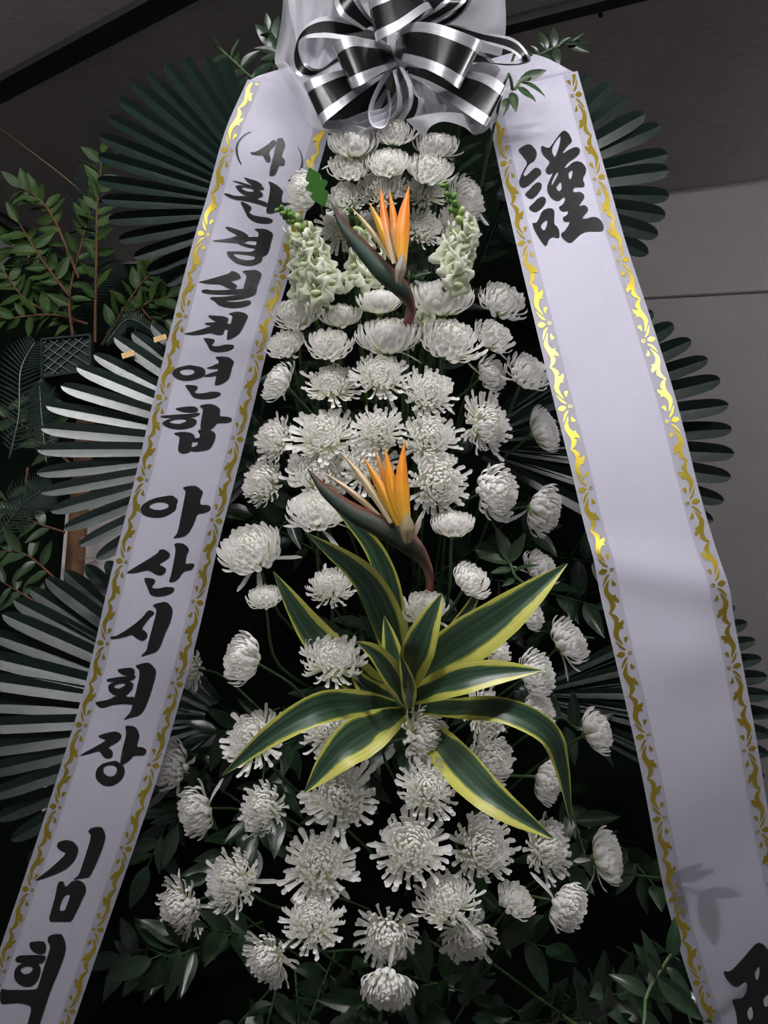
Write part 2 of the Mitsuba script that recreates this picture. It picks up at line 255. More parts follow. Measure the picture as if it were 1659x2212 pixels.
# brush strokes: (outline, holes...) in tenths of a photograph pixel from each character's corner
GLYPHS_L = [
 ('bracket', C1, [[(590,138),(500,175),(420,250),(370,330),(355,410),(370,500),(405,580),(440,632),(452,625),(420,560),(395,480),(388,400),(400,320),(450,240),(520,180),(592,155)]]),
 ('bracket', C1, [[(1265,345),(1310,430),(1333,520),(1333,600),(1308,680),(1268,740),(1205,810),(1130,870),(1145,878),(1230,820),(1303,745),(1347,670),(1362,590),(1352,510),(1322,420),(1277,345)]]),
 ('character', C1, [[(575,458),(600,450),(640,460),(750,400),(860,320),(910,265),(945,262),(970,300),(960,335),(850,450),(885,540),(885,580),(860,610),(825,600),(790,545),(765,495),(700,500),(610,485)],
   [(975,240),(1050,222),(1085,290),(1100,360),(1065,430),(1045,525),(1075,540),(1095,575),(1085,640),(1060,655),(1010,640),(965,760),(925,805),(850,803),(920,520),(965,330),(972,290)]]),
 ('character', C1, [[(470,812),(500,812),(580,840),(680,870),(745,915),(752,955),(780,968),(778,995),(740,1000),(700,1000),(640,960),(540,885)],[(300,848),(320,845),(450,880),(620,940),(700,960),(720,1005),(620,985),(480,920),(330,865)],
   ([(340,925),(370,915),(430,918),(540,940),(680,970),(730,1020),(760,1050),(755,1090),(720,1105),(660,1100),(500,1070),(440,1040),(380,990)],[(430,950),(470,948),(560,965),(640,1000),(600,1020),(540,1015),(470,990)]),
   [(155,1020),(200,1015),(330,1065),(480,1075),(560,1080),(680,1130),(830,1180),(830,1250),(700,1200),(500,1145),(320,1115),(220,1070)],[(480,1060),(720,1060),(670,1150),(560,1130)],
   [(840,880),(880,885),(990,940),(1075,1035),(1050,1060),(1035,1180),(1100,1190),(1190,1195),(1160,1220),(1040,1240),(970,1290),(900,1340),(800,1330),(815,1240),(860,1070),(875,940)],
   [(408,1150),(450,1150),(550,1205),(590,1250),(575,1275),(540,1310),(600,1350),(700,1375),(830,1390),(905,1430),(890,1460),(820,1480),(700,1470),(600,1440),(520,1380),(470,1270)]]),
 ('character', C1, [[(170,1515),(215,1505),(330,1540),(450,1585),(515,1635),(535,1665),(490,1700),(430,1755),(360,1755),(200,1745),(0,1730),(0,1718),(130,1705),(260,1675),(365,1640),(290,1600),(215,1560)],
   [(430,1680),(535,1662),(690,1660),(690,1740),(600,1720),(510,1715),(450,1760)],[(370,1745),(440,1750),(560,1780),(680,1785),(680,1840),(580,1830),(460,1800),(385,1775)],
   ([(200,1910),(215,1880),(330,1880),(610,1885),(640,1760),(680,1650),(675,1590),(630,1565),(610,1545),(760,1545),(850,1580),(905,1630),(870,1720),(830,1870),(800,1925),(725,1955),(730,1990),(710,2030),(640,2070),(560,2095),(450,2090),(330,2050),(240,1980)],[(300,1920),(350,1913),(500,1926),(620,1950),(620,1985),(560,2008),(470,2010),(370,1985),(315,1945)])]),
 ('character', C2, [[(335,205),(420,190),(600,140),(800,75),(820,45),(860,35),(930,70),(968,115),(960,150),(880,180),(810,192),(910,245),(918,270),(890,310),(850,320),(760,290),(680,240),(500,235),(380,215)],
   [(985,40),(1050,20),(1195,8),(1250,40),(1278,72),(1235,190),(1200,300),(1205,340),(1150,400),(980,400),(1005,310),(1060,95),(1010,60)],[(385,345),(400,325),(480,315),(520,330),(700,330),(1000,305),(1100,300),(1050,380),(870,393),(620,393),(470,380),(410,365)],
   [(510,450),(540,430),(700,430),(900,405),(1000,375),(1200,335),(1185,380),(1120,420),(1000,455),(880,476),(735,482),(640,520),(570,490)],[(560,450),(735,485),(800,500),(950,500),(1060,475),(1110,480),(1125,510),(1100,545),(980,585),(850,595),(720,580),(620,540)]]),
 ('character', C2, [[(475,705),(560,705),(720,715),(780,740),(795,775),(770,805),(770,850),(740,870),(640,860),(540,860),(470,845),(425,825),(450,812),(620,805),(540,765)],
   [(115,970),(200,960),(370,915),(530,865),(600,830),(760,830),(830,830),(840,910),(725,915),(725,960),(710,985),(670,998),(600,990),(520,960),(420,985),(280,995),(170,985)],
   [(785,685),(860,655),(930,645),(1030,665),(1085,710),(1060,770),(1000,900),(950,980),(880,1030),(780,1070),(765,1060),(780,920),(830,810),(855,715),(820,690)],
   [(410,1045),(450,1040),(570,1055),(590,1080),(570,1115),(540,1140),(550,1160),(640,1165),(740,1135),(860,1145),(880,1165),(850,1205),(770,1240),(640,1252),(560,1240),(510,1220),(470,1130)]]),
 ('character', C2, [([(-30,1510),(0,1490),(50,1470),(210,1437),(270,1450),(380,1470),(430,1505),(447,1550),(430,1600),(380,1630),(280,1660),(180,1678),(80,1670),(0,1640),(-50,1600),(-60,1550)],[(50,1530),(110,1505),(200,1497),(260,1515),(280,1545),(260,1575),(180,1597),(110,1590),(65,1565)]),
   [(460,1480),(530,1465),(640,1410),(700,1480),(630,1500),(480,1500)],[(410,1615),(450,1585),(630,1530),(700,1540),(610,1600),(480,1622)],
   [(585,1330),(630,1315),(790,1320),(840,1360),(878,1400),(850,1450),(820,1570),(790,1660),(690,1725),(580,1755),(590,1680),(620,1560),(645,1400),(640,1370)],
   [(130,1745),(160,1735),(300,1745),(333,1770),(315,1810),(275,1840),(290,1858),(360,1868),(440,1860),(530,1835),(650,1845),(678,1870),(650,1905),(560,1940),(400,1955),(310,1940),(250,1920),(210,1850)]]),
 ('character', C3, [[(680,165),(710,145),(850,125),(960,122),(1020,150),(1030,190),(990,212),(880,220),(770,200)],[(455,275),(490,262),(700,245),(900,235),(1000,220),(1050,222),(1050,250),(990,280),(880,300),(680,300),(500,295)],
   ([(487,380),(510,350),(580,315),(700,290),(880,290),(970,305),(1010,340),(1000,385),(960,425),(860,460),(740,470),(620,455),(530,420)],[(595,350),(680,320),(780,312),(850,325),(855,345),(810,365),(760,385),(690,385),(620,372)]),
   [(1040,120),(1100,95),(1220,85),(1300,115),(1360,165),(1345,275),(1440,275),(1510,290),(1535,320),(1515,350),(1460,372),(1310,370),(1270,430),(1195,480),(1060,480),(1070,330),(1105,165),(1070,140)],
   [(665,540),(690,515),(820,502),(930,520),(975,560),(980,600),(1000,600),(940,660),(935,740),(920,800),(860,825),(790,828),(740,800),(730,760),(760,580),(720,560)],
   [(1020,490),(1060,465),(1200,470),(1270,510),(1292,545),(1275,640),(1220,745),(1180,770),(1060,795),(920,802),(925,735),(1000,720),(1025,690),(1030,655),(930,657),(950,600),(1030,600),(1060,580),(1055,540)]]),
 ('character', C3, [([(165,1660),(190,1600),(270,1540),(390,1490),(500,1470),(620,1450),(665,1460),(700,1490),(735,1520),(725,1565),(708,1590),(712,1630),(690,1680),(640,1710),(570,1755),(480,1780),(370,1785),(260,1765),(185,1725)],[(295,1620),(340,1575),(430,1550),(530,1555),(590,1585),(595,1620),(560,1650),(470,1672),(380,1668),(320,1645)]),
   [(800,1345),(850,1315),(990,1305),(1050,1340),(1108,1395),(1100,1440),(1070,1500),(1060,1595),(1170,1590),(1225,1625),(1210,1680),(1130,1715),(1020,1725),(980,1850),(910,1990),(850,2050),(760,2080),(650,2093),(720,2020),(760,1850),(830,1500),(855,1385)]]),
 ('character', C4, [[(575,535),(640,490),(850,365),(1045,240),(1060,210),(1095,182),(1150,185),(1210,225),(1235,265),(1220,310),(1150,360),(1060,410),(1150,450),(1173,480),(1160,530),(1120,565),(1070,575),(1000,550),(930,500),(860,500),(700,540)],
   [(1290,110),(1330,85),(1430,95),(1500,150),(1518,200),(1480,260),(1455,410),(1530,392),(1600,400),(1580,460),(1540,495),(1430,510),(1360,620),(1300,665),(1205,678),(1240,580),(1280,400),(1320,180)],
   [(838,620),(880,603),(980,620),(1015,650),(1000,695),(960,740),(970,762),(1060,770),(1170,740),(1270,750),(1300,775),(1270,830),(1190,870),(1050,892),(970,875),(930,850),(900,760)]]),
 ('character', C4, [[(335,1495),(360,1482),(420,1478),(560,1400),(700,1300),(830,1190),(890,1105),(940,1088),(1000,1125),(990,1155),(940,1190),(800,1370),(860,1400),(895,1450),(890,1500),(850,1540),(800,1550),(720,1505),(665,1450),(560,1490),(430,1515),(350,1525)],
   [(965,1020),(1010,995),(1160,958),(1220,1005),(1265,1070),(1265,1150),(1230,1290),(1150,1450),(1090,1630),(1030,1710),(930,1745),(780,1793),(820,1750),(880,1690),(900,1600),(980,1300),(1040,1080)]]),
 ('character', C5, [[(920,195),(945,175),(1120,150),(1170,175),(1185,210),(1175,265),(1120,285),(1030,275),(960,240)],[(757,350),(770,325),(900,300),(1060,285),(1190,268),(1195,300),(1160,340),(1080,365),(920,370),(770,370)],
   ([(780,460),(790,410),(850,375),(950,355),(1090,355),(1150,385),(1160,425),(1140,480),(1100,530),(1050,575),(960,590),(870,570),(800,520)],[(862,440),(900,410),(980,390),(1035,395),(1040,420),(1000,445),(940,475),(890,462)]),
   [(590,690),(615,660),(700,655),(800,630),(900,575),(1050,570),(1060,600),(1180,590),(1190,720),(1100,710),(1010,700),(850,715),(700,762),(640,745)],
   [(1190,135),(1220,110),(1385,70),(1440,115),(1490,170),(1505,220),(1470,370),(1390,620),(1320,790),(1245,880),(1120,905),(1000,945),(1060,880),(1115,820),(1150,690),(1180,580),(1270,210)]]),
 ('character', C5, [[(630,1185),(660,1160),(860,1107),(940,1125),(980,1165),(975,1210),(930,1265),(860,1305),(780,1350),(840,1385),(858,1440),(840,1500),(780,1517),(720,1490),(680,1430),(650,1395),(520,1435),(355,1475),(420,1425),(640,1310),(760,1235),(690,1215)],
   [(1030,1040),(1070,1022),(1190,1045),(1225,1110),(1248,1180),(1230,1250),(1205,1345),(1290,1345),(1355,1390),(1345,1440),(1300,1475),(1160,1465),(1110,1540),(1000,1610),(960,1590),(990,1400),(1055,1140)],
   ([(598,1740),(620,1660),(690,1590),(800,1560),(900,1540),(940,1570),(1000,1600),(1030,1650),(1035,1720),(1010,1800),(930,1880),(830,1918),(740,1915),(660,1870),(610,1810)],[(715,1670),(730,1630),(800,1605),(880,1615),(920,1655),(918,1710),(880,1765),(810,1782),(750,1750),(720,1710)])]),
 ('character', C6, [[(600,325),(620,285),(700,262),(780,280),(830,340),(830,400),(790,490),(700,575),(590,625),(395,693),(385,680),(450,630),(560,545),(710,405),(660,385),(620,360)],
   [(930,175),(970,130),(1080,118),(1110,170),(1125,230),(1090,350),(1020,520),(960,640),(930,662),(840,672),(770,685),(830,640),(850,600),(920,390),(975,210)],
   ([(615,725),(640,695),(680,700),(697,765),(760,700),(820,682),(880,705),(915,760),(912,820),(880,880),(830,990),(770,1110),(745,1125),(600,1118),(545,1122),(528,1090),(540,1040),(590,860)],[(630,1005),(665,890),(690,850),(740,830),(748,850),(710,960),(690,1010)])]),
 ('character', C6, [[(318,1360),(335,1330),(470,1322),(495,1360),(500,1410),(480,1460),(420,1465),(360,1440),(330,1400)],[(165,1525),(185,1490),(230,1475),(490,1470),(490,1520),(460,1560),(400,1570),(250,1560),(180,1550)],
   ([(150,1690),(165,1620),(220,1570),(300,1550),(400,1550),(440,1610),(430,1690),(390,1770),(340,1810),(270,1820),(200,1790),(160,1740)],[(215,1640),(250,1605),(310,1592),(350,1605),(352,1635),(320,1670),(260,1685)]),
   [(510,1300),(530,1265),(590,1250),(660,1248),(690,1310),(707,1390),(690,1480),(640,1620),(540,1850),(470,2060),(420,2212),(395,2290),(265,2290),(290,2212),(340,2030),(260,2000),(190,1990),(30,2005),(5,1990),(0,1890),(20,1835),(60,1850),(390,1850),(410,1800),(480,1580),(545,1390),(520,1340)]]),
]
GLYPHS_R = [
 ('character', C7, [[(125,365),(180,330),(250,295),(310,295),(370,340),(412,410),(405,470),(370,530),(310,555),(270,600),(225,680),(205,720),(240,740),(290,700),(350,640),(400,618),(445,630),(475,670),(480,715),(420,750),(330,840),(260,890),(205,908),(165,890),(143,830),(155,780),(200,670),(280,545),(200,455)],
   [(225,1005),(290,945),(360,865),(420,825),(465,830),(493,865),(475,930),(420,1010),(350,1070),(300,1070)],[(285,1215),(340,1160),(420,1070),(490,1030),(540,1050),(553,1095),(530,1160),(460,1240),(390,1280),(330,1260)],
   ([(335,1450),(400,1455),(440,1390),(470,1300),(520,1230),(630,1205),(675,1245),(675,1330),(670,1470),(710,1490),(745,1560),(752,1660),(720,1692),(650,1660),(580,1720),(555,1815),(520,1805),(460,1720),(380,1580)],[(455,1495),(555,1392),(572,1420),(555,1510),(515,1585)]),
   ([(470,345),(485,315),(575,355),(610,340),(700,215),(800,97),(860,120),(910,180),(943,265),(880,310),(770,450),(900,370),(1000,335),(1055,370),(1050,430),(990,490),(880,560),(830,620),(835,640),(870,625),(940,560),(1010,540),(1090,565),(1145,640),(1150,700),(1090,800),(1130,870),(1110,920),(980,905),(945,960),(980,985),(1060,975),(1110,1010),(1130,1060),(1030,1195),(1110,1165),(1160,1190),(1190,1245),(1070,1380),(1180,1365),(1240,1345),(1310,1350),(1380,1405),(1420,1500),(1400,1560),(1300,1565),(1170,1560),(1060,1610),(1000,1680),(920,1760),(850,1740),(770,1650),(780,1600),(830,1570),(920,1410),(830,1425),(790,1360),(870,1310),(885,1240),(800,1270),(730,1195),(800,1160),(840,1080),(820,1035),(735,1110),(640,1070),(580,990),(560,890),(600,800),(660,690),(600,720),(570,710),(530,655),(620,545),(520,470),(478,400)],
    [(760,180),(765,230),(740,340),(685,480),(665,470),(630,400),(650,320),(720,220)],[(880,705),(945,665),(945,730),(910,812),(885,760)],[(725,685),(735,715),(690,790),(630,885),(635,830),(680,730)],[(765,825),(785,880),(780,930),(750,968),(700,920),(710,890)])]),
 ('character', C8, [([(965,1395),(1075,1410),(1260,1210),(1465,965),(1560,985),(1620,1050),(1659,1110),(1760,1300),(1780,1650),(1640,1750),(1565,1810),(1590,1950),(1700,1880),(1780,2000),(1780,2330),(1190,2330),(1190,2200),(1165,2000),(1100,1835),(1160,1815),(1265,1800),(1330,1680),(1330,1600),(1300,1545),(1190,1640),(1110,1620),(1020,1520)],
    [(1500,1305),(1520,1400),(1480,1555),(1430,1450)],[(1385,1915),(1415,1980),(1425,2080),(1380,2145),(1345,2100),(1330,2000)])]),
]
def glyph_shape(corner, strokes):
    x0, y0, s = corner; f = lambda p: chaikin(np.array(p, float)/s+[x0, y0])
    return unary_union([Polygon(f(st[0]), [f(h) for h in st[1:]]).buffer(0) if isinstance(st, tuple) else Polygon(f(st)).buffer(0) for st in strokes]).buffer(0)
# one foil scroll of the border: c from the ribbon's edge inwards, s along, mirrored about its ring
HALF = [[(.55,.2),(.36,.31),(.2,.43),(.2,.53),(.29,.64),(.38,.75),(.38,.83),(.32,.93),(.17,1.02),(.36,.99),(.52,.935),(.64,.86),(.62,.79),(.53,.755),(.66,.75),(.84,.80),(.86,.74),(.80,.68),(.71,.645),(.79,.585),(.66,.605),(.54,.58),(.43,.48),(.45,.37),(.53,.275)],
        [(.71,.23),(.64,.30),(.65,.36),(.73,.39),(.89,.36),(.80,.31),(.755,.28)],[(.63,.075),(.45,.11),(.33,.17),(.22,.30),(.20,.35),(.31,.29),(.45,.20),(.62,.10)]]
MID = [[(.08,0),(.22,-.055),(.36,-.075),(.60,0),(.36,.075),(.22,.055)]]
def motif_shape():
    ps = [Polygon(chaikin(h, 1)) for h in HALF]+[Polygon(chaikin([(c, -s) for c, s in h], 1)) for h in HALF]+[Polygon(chaikin(h, 1)) for h in MID]
    a = np.linspace(0, 2*np.pi, 14)[:-1]; ring = Polygon(np.c_[.78+.11*np.cos(a), .042*np.sin(a)], [np.c_[.78+.055*np.cos(a), .021*np.sin(a)]])
    return unary_union([p.buffer(0) for p in ps]+[ring])
MOTIF = motif_shape(); BW = 0.158
def build_ribbon(rb, name_label, glyphs, phases, half, fold=None):
    key = thing('mourning_ribbon', name_label, 'ribbon', None)
    m, uv = rb.sheet(BW-0.004, 1-BW+0.004, 14, 0.0); obj('satin_band', mikit.ply(m, 'm_satin', smooth=True, uv=uv*[1, rb.length/0.15]), key)
    for s in (0, 1):
        a0, a1 = (0, BW) if s == 0 else (1-BW, 1); m, uv = rb.sheet(a0, a1, 5, 0.0004)
        b = obj('border', mikit.ply(m, 'm_border', smooth=True), key, 'white woven edge strip with gold foil scrolls')
        h = half/rb.length; k = 0
        for i in range(-1, 40):
            tc = phases[s]+i*2*h
            lo, hi = (0.003-tc)/h, (0.985-tc)/h
            if hi < -0.6 or lo > 0.6: continue
            mo = MOTIF if lo < -1.03 and hi > 1.03 else MOTIF.intersection(Polygon([(-1, lo), (2, lo), (2, hi), (-1, hi)]))
            place = lambda c, q: rb.surf((c*BW if s == 0 else 1-c*BW), tc+q*h, 0.0012)
            obj('foil_scroll', mikit.ply(printed(mo, place, 0.14), 'm_gold', smooth=True), b)
    if fold is not None:      # where the ribbon turns back over the frame towards the bow
        r = np.array(fold, float); q = smoothcurve(r, 14); A, B = at(q[:, 0], q[:, 1], q[:, 4]), at(q[:, 2], q[:, 3], q[:, 4]); m, uv = strip((A+B)/2, (B-A)/2, m=9)
        obj('fold', mikit.ply(m, 'm_satin', smooth=True, uv=uv), key, 'end of the ribbon folded back towards the bow')
    for nm, c, strokes in glyphs:
        place = lambda x, y: rb.surf(*rb.where(x, y), 0.0010)
        obj(nm, mikit.ply(printed(glyph_shape(c, strokes), place, 7.0), 'm_ink', smooth=True), key, 'black brush-written '+nm)
    return key
_, tl0 = LR.where(np.array([246.0, 560.0]), np.array([1213.0, 1060.0])); _, tr0 = RR.where(np.array([1483.0, 1268.0]), np.array([1420.0, 1055.0]))
# ring places read off the photograph
_, tL = LR.where(np.array([185.0]), np.array([1567.0])); _, tL2 = LR.where(np.array([421.0]), np.array([1300.0]))
_, tR = RR.where(np.array([1268.0]), np.array([1056.0])); _, tR2 = RR.where(np.array([1492.0]), np.array([1086.0]))
_, q1 = LR.where(np.array([225.0]), np.array([1382.0])); _, q2 = RR.where(np.array([1308.0]), np.array([1226.0]))
halfL, halfR = abs(tL[0]-q1[0])*LR.length/2, abs(q2[0]-tR[0])*RR.length/2; print('half period', halfL, halfR, LR.length, RR.length)
halfL = halfR = (halfL+halfR)/2
def phase(t, rb, half): p = 2*half/rb.length; return float(t % p)
build_ribbon(LR, 'white satin ribbon with a long column of black brush lettering, left of the flowers', GLYPHS_L, (phase(tL[0], LR, halfL), phase(tL2[0], LR, halfL)), halfL, [(537,175,726,207,LR.dep[0]+.002),(560,163,735,175,LR.dep[0]),(610,148,745,130,LR.dep[0]+.01),(680,130,770,90,LR.dep[0]+.04)])
build_ribbon(RR, 'mostly blank white satin ribbon with one large black character at the top right', GLYPHS_R, (phase(tR[0], RR, halfR), phase(tR2[0], RR, halfR)), halfR, [(1044,206,1247,160,RR.dep[0]+.002),(1060,180,1225,148,RR.dep[0]-.002),(1080,150,1175,123,RR.dep[0]+.01),(1050,130,1120,110,RR.dep[0]+.04)])
# ------------------------------------------------------------------ the stand that carries the wreath
rng = np.random.default_rng(11)
k = thing('flower_stand', 'dark green foam backed wooden stand that carries the white flowers', 'flower stand')
PY = 0.44
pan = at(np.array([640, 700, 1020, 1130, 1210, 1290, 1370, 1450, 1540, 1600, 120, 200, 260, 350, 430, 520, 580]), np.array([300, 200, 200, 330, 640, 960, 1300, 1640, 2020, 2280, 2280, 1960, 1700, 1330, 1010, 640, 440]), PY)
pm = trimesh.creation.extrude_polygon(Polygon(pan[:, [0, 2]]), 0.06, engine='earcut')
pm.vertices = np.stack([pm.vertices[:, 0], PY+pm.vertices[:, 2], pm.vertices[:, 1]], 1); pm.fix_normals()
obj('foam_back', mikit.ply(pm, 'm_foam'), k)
for sx in (-0.36, 0.36): obj('leg', mikit.ply(bar([sx, PY+0.08, 0], [sx*0.28, PY+0.08, 2.2], 0.04, 0.03), 'm_wood'), k)
obj('rear_leg', mikit.ply(bar([0, 1.0, 0], [0, PY+0.11, 1.9], 0.04, 0.03), 'm_wood'), k)

# ------------------------------------------------------------------ white chrysanthemums
def petals(N, hc, he, wid, spread, seed, drop=0.12, jit=1.0, cup=0.0):
    g = np.random.default_rng(seed); kk = np.arange(N); f = (kk+0.5)/N
    az = kk*2.399963+jit*g.normal(0, 0.10, N); r = f**0.56*(1+jit*g.normal(0, 0.05, N)); z = hc-(hc-he)*f**1.6+jit*g.normal(0, 0.035, N)
    out = f > 0.70; wild = out & (g.random(N) < spread); r[out] *= 1+0.10*jit*g.random(out.sum()); r[wild] *= 1+0.22*g.random(wild.sum())*(1-0.5*cup); z[wild] -= (0.15+0.35*g.random(wild.sum()))*max(he, 0.3); z[out] -= drop*g.random(out.sum())
    n, m = 9, 5; t = np.array([0, .16, .34, .52, .68, .81, .90, .96, 1.0])[None, :]; R_, Z_, f_ = r[:, None], z[:, None], f[:, None]
    curl = (0.80+0.14*g.random((N, 1)))*(1-cup)+cup*(0.82+0.08*g.random((N, 1))); curl[wild] = 1.0-0.05*cup+0.05*g.random((wild.sum(), 1))
    P = [(0.05+0.09*f_, 0.02+0*f_), (np.maximum(R_, 0.1)*(0.45+(0.5-0.28*cup)*f_), Z_*(0.30-0.22*f_)), (R_*(1.06+0.03*cup)+0.06*(1-f_), Z_*(0.86-(0.25+0.12*cup)*f_)+0.20*(1-f_)*Z_), (np.maximum(R_*(curl+0.14*f_)-0.10*(1-f_)**1.5, -0.02), Z_+0.0*(1-f_))]
    B = [(1-t)**3, 3*(1-t)**2*t, 3*(1-t)*t*t, t**3]
    rho, zz = sum(b*p[0] for b, p in zip(B, P)), sum(b*p[1] for b, p in zip(B, P))
    dr_, dz_ = np.gradient(rho, axis=1), np.gradient(zz, axis=1); L = np.hypot(dr_, dz_)+1e-9; nr, nz = -dz_/L, dr_/L
    w = wid*(0.66+0.34*f_)*(0.34+0.66*np.clip(t/0.8, 0, 1)**1.2)*np.where(t > 0.8, np.sqrt(np.clip(1-((t-0.8)/0.205)**2, 0.02, 1)), 1.0)*(1+0.15*g.normal(0, 1, (N, 1)))
    u = np.linspace(-1, 1, m)*1.15; lat = np.sin(u)/math.sin(1.15); lift = (1-np.cos(u))*0.6
    side = np.stack([-np.sin(az), np.cos(az), 0*az], 1); rad = np.stack([np.cos(az), np.sin(az), 0*az], 1)
    c = rho[..., None]*rad[:, None]; c[..., 2] += zz; nn = nr[..., None]*rad[:, None]; nn[..., 2] += nz
    sway = (g.normal(0, 0.05, (N, 1))*t**2)[..., None]*side[:, None]
    v = (c+sway)[:, :, None]+w[:, :, None, None]*(lat[None, None, :, None]*side[:, None, None]+lift[None, None, :, None]*nn[:, :, None])
    gf = grid_faces(n, m); F_ = (gf[None]+(kk*n*m)[:, None, None]).reshape(-1, 3)
    green = np.clip((0.55-t)/0.5, 0, 1)*np.ones((N, 1))+0.35*np.exp(-f_*14)*np.ones((1, n)); green = np.clip(green, 0, 1)[:, :, None]
    col = (1-green)*np.array([0.95, 0.94, 0.92])+green*np.array([0.84, 0.87, 0.62]); col = np.repeat(col[:, :, None, :], m, 2)
    return mesh(v.reshape(-1, 3), F_), col.reshape(-1, 3)
def petal_shape(*a, **kw):
    m, c = petals(*a, **kw); return mikit.ply(m, 'm_petal', smooth=True, color=c)
BOWLS = [petal_shape(118, 0.98, 0.74, 0.118, 0.02, 1, 0.02, 0.5, 1.0), petal_shape(108, 0.92, 0.66, 0.122, 0.05, 2, 0.04, 0.6, 1.0), petal_shape(120, 1.0, 0.64, 0.114, 0.08, 3, 0.06, 0.7, 1.0)]
OPENS = [petal_shape(235, 0.84, 0.40, 0.084, 0.35, 4), petal_shape(245, 0.88, 0.46, 0.080, 0.25, 5), petal_shape(220, 0.80, 0.34, 0.086, 0.45, 6), petal_shape(210, 0.86, 0.42, 0.088, 0.5, 7)]
prof = np.array([[0.0, -0.17], [0.05, -0.165], [0.10, -0.15], [0.19, -0.06], [0.22, 0.05], [0.18, 0.06], [0.0, 0.05]])
CALYX = mikit.ply(trimesh.creation.revolve(prof, sections=14), 'm_calyx', smooth=35)
def stray(seed, length=1.15, bend=1.0):
    g = np.random.default_rng(seed); t = np.linspace(0, 1, 9)
    c = np.stack([0*t, 0.1+length*t, -0.10-0.55*bend*t**2+0.5*np.clip(t-0.72, 0, 1)**1.2], 1); w = 0.085*(0.35+0.65*np.clip(t/0.6, 0, 1))*np.where(t > 0.8, np.sqrt(np.clip(1-((t-0.8)/0.21)**2, 0.03, 1)), 1)
    m, _ = strip(c, np.stack([w, 0*w, 0*w], 1), bump=np.stack([0*t, 0*t, 0*t], 1)[:, None]+np.array([0, 0, 1])*(w[:, None]*0.6*np.linspace(-1, 1, 5)**2)[..., None], m=5)
    return mikit.ply(m, 'm_petal', smooth=True, color=np.tile([0.95, 0.94, 0.92], (len(m.vertices), 1)))
STRAYS = [stray(1, 1.15, 0.8), stray(2, 1.25, 1.4), stray(3, 1.0, 0.3)]
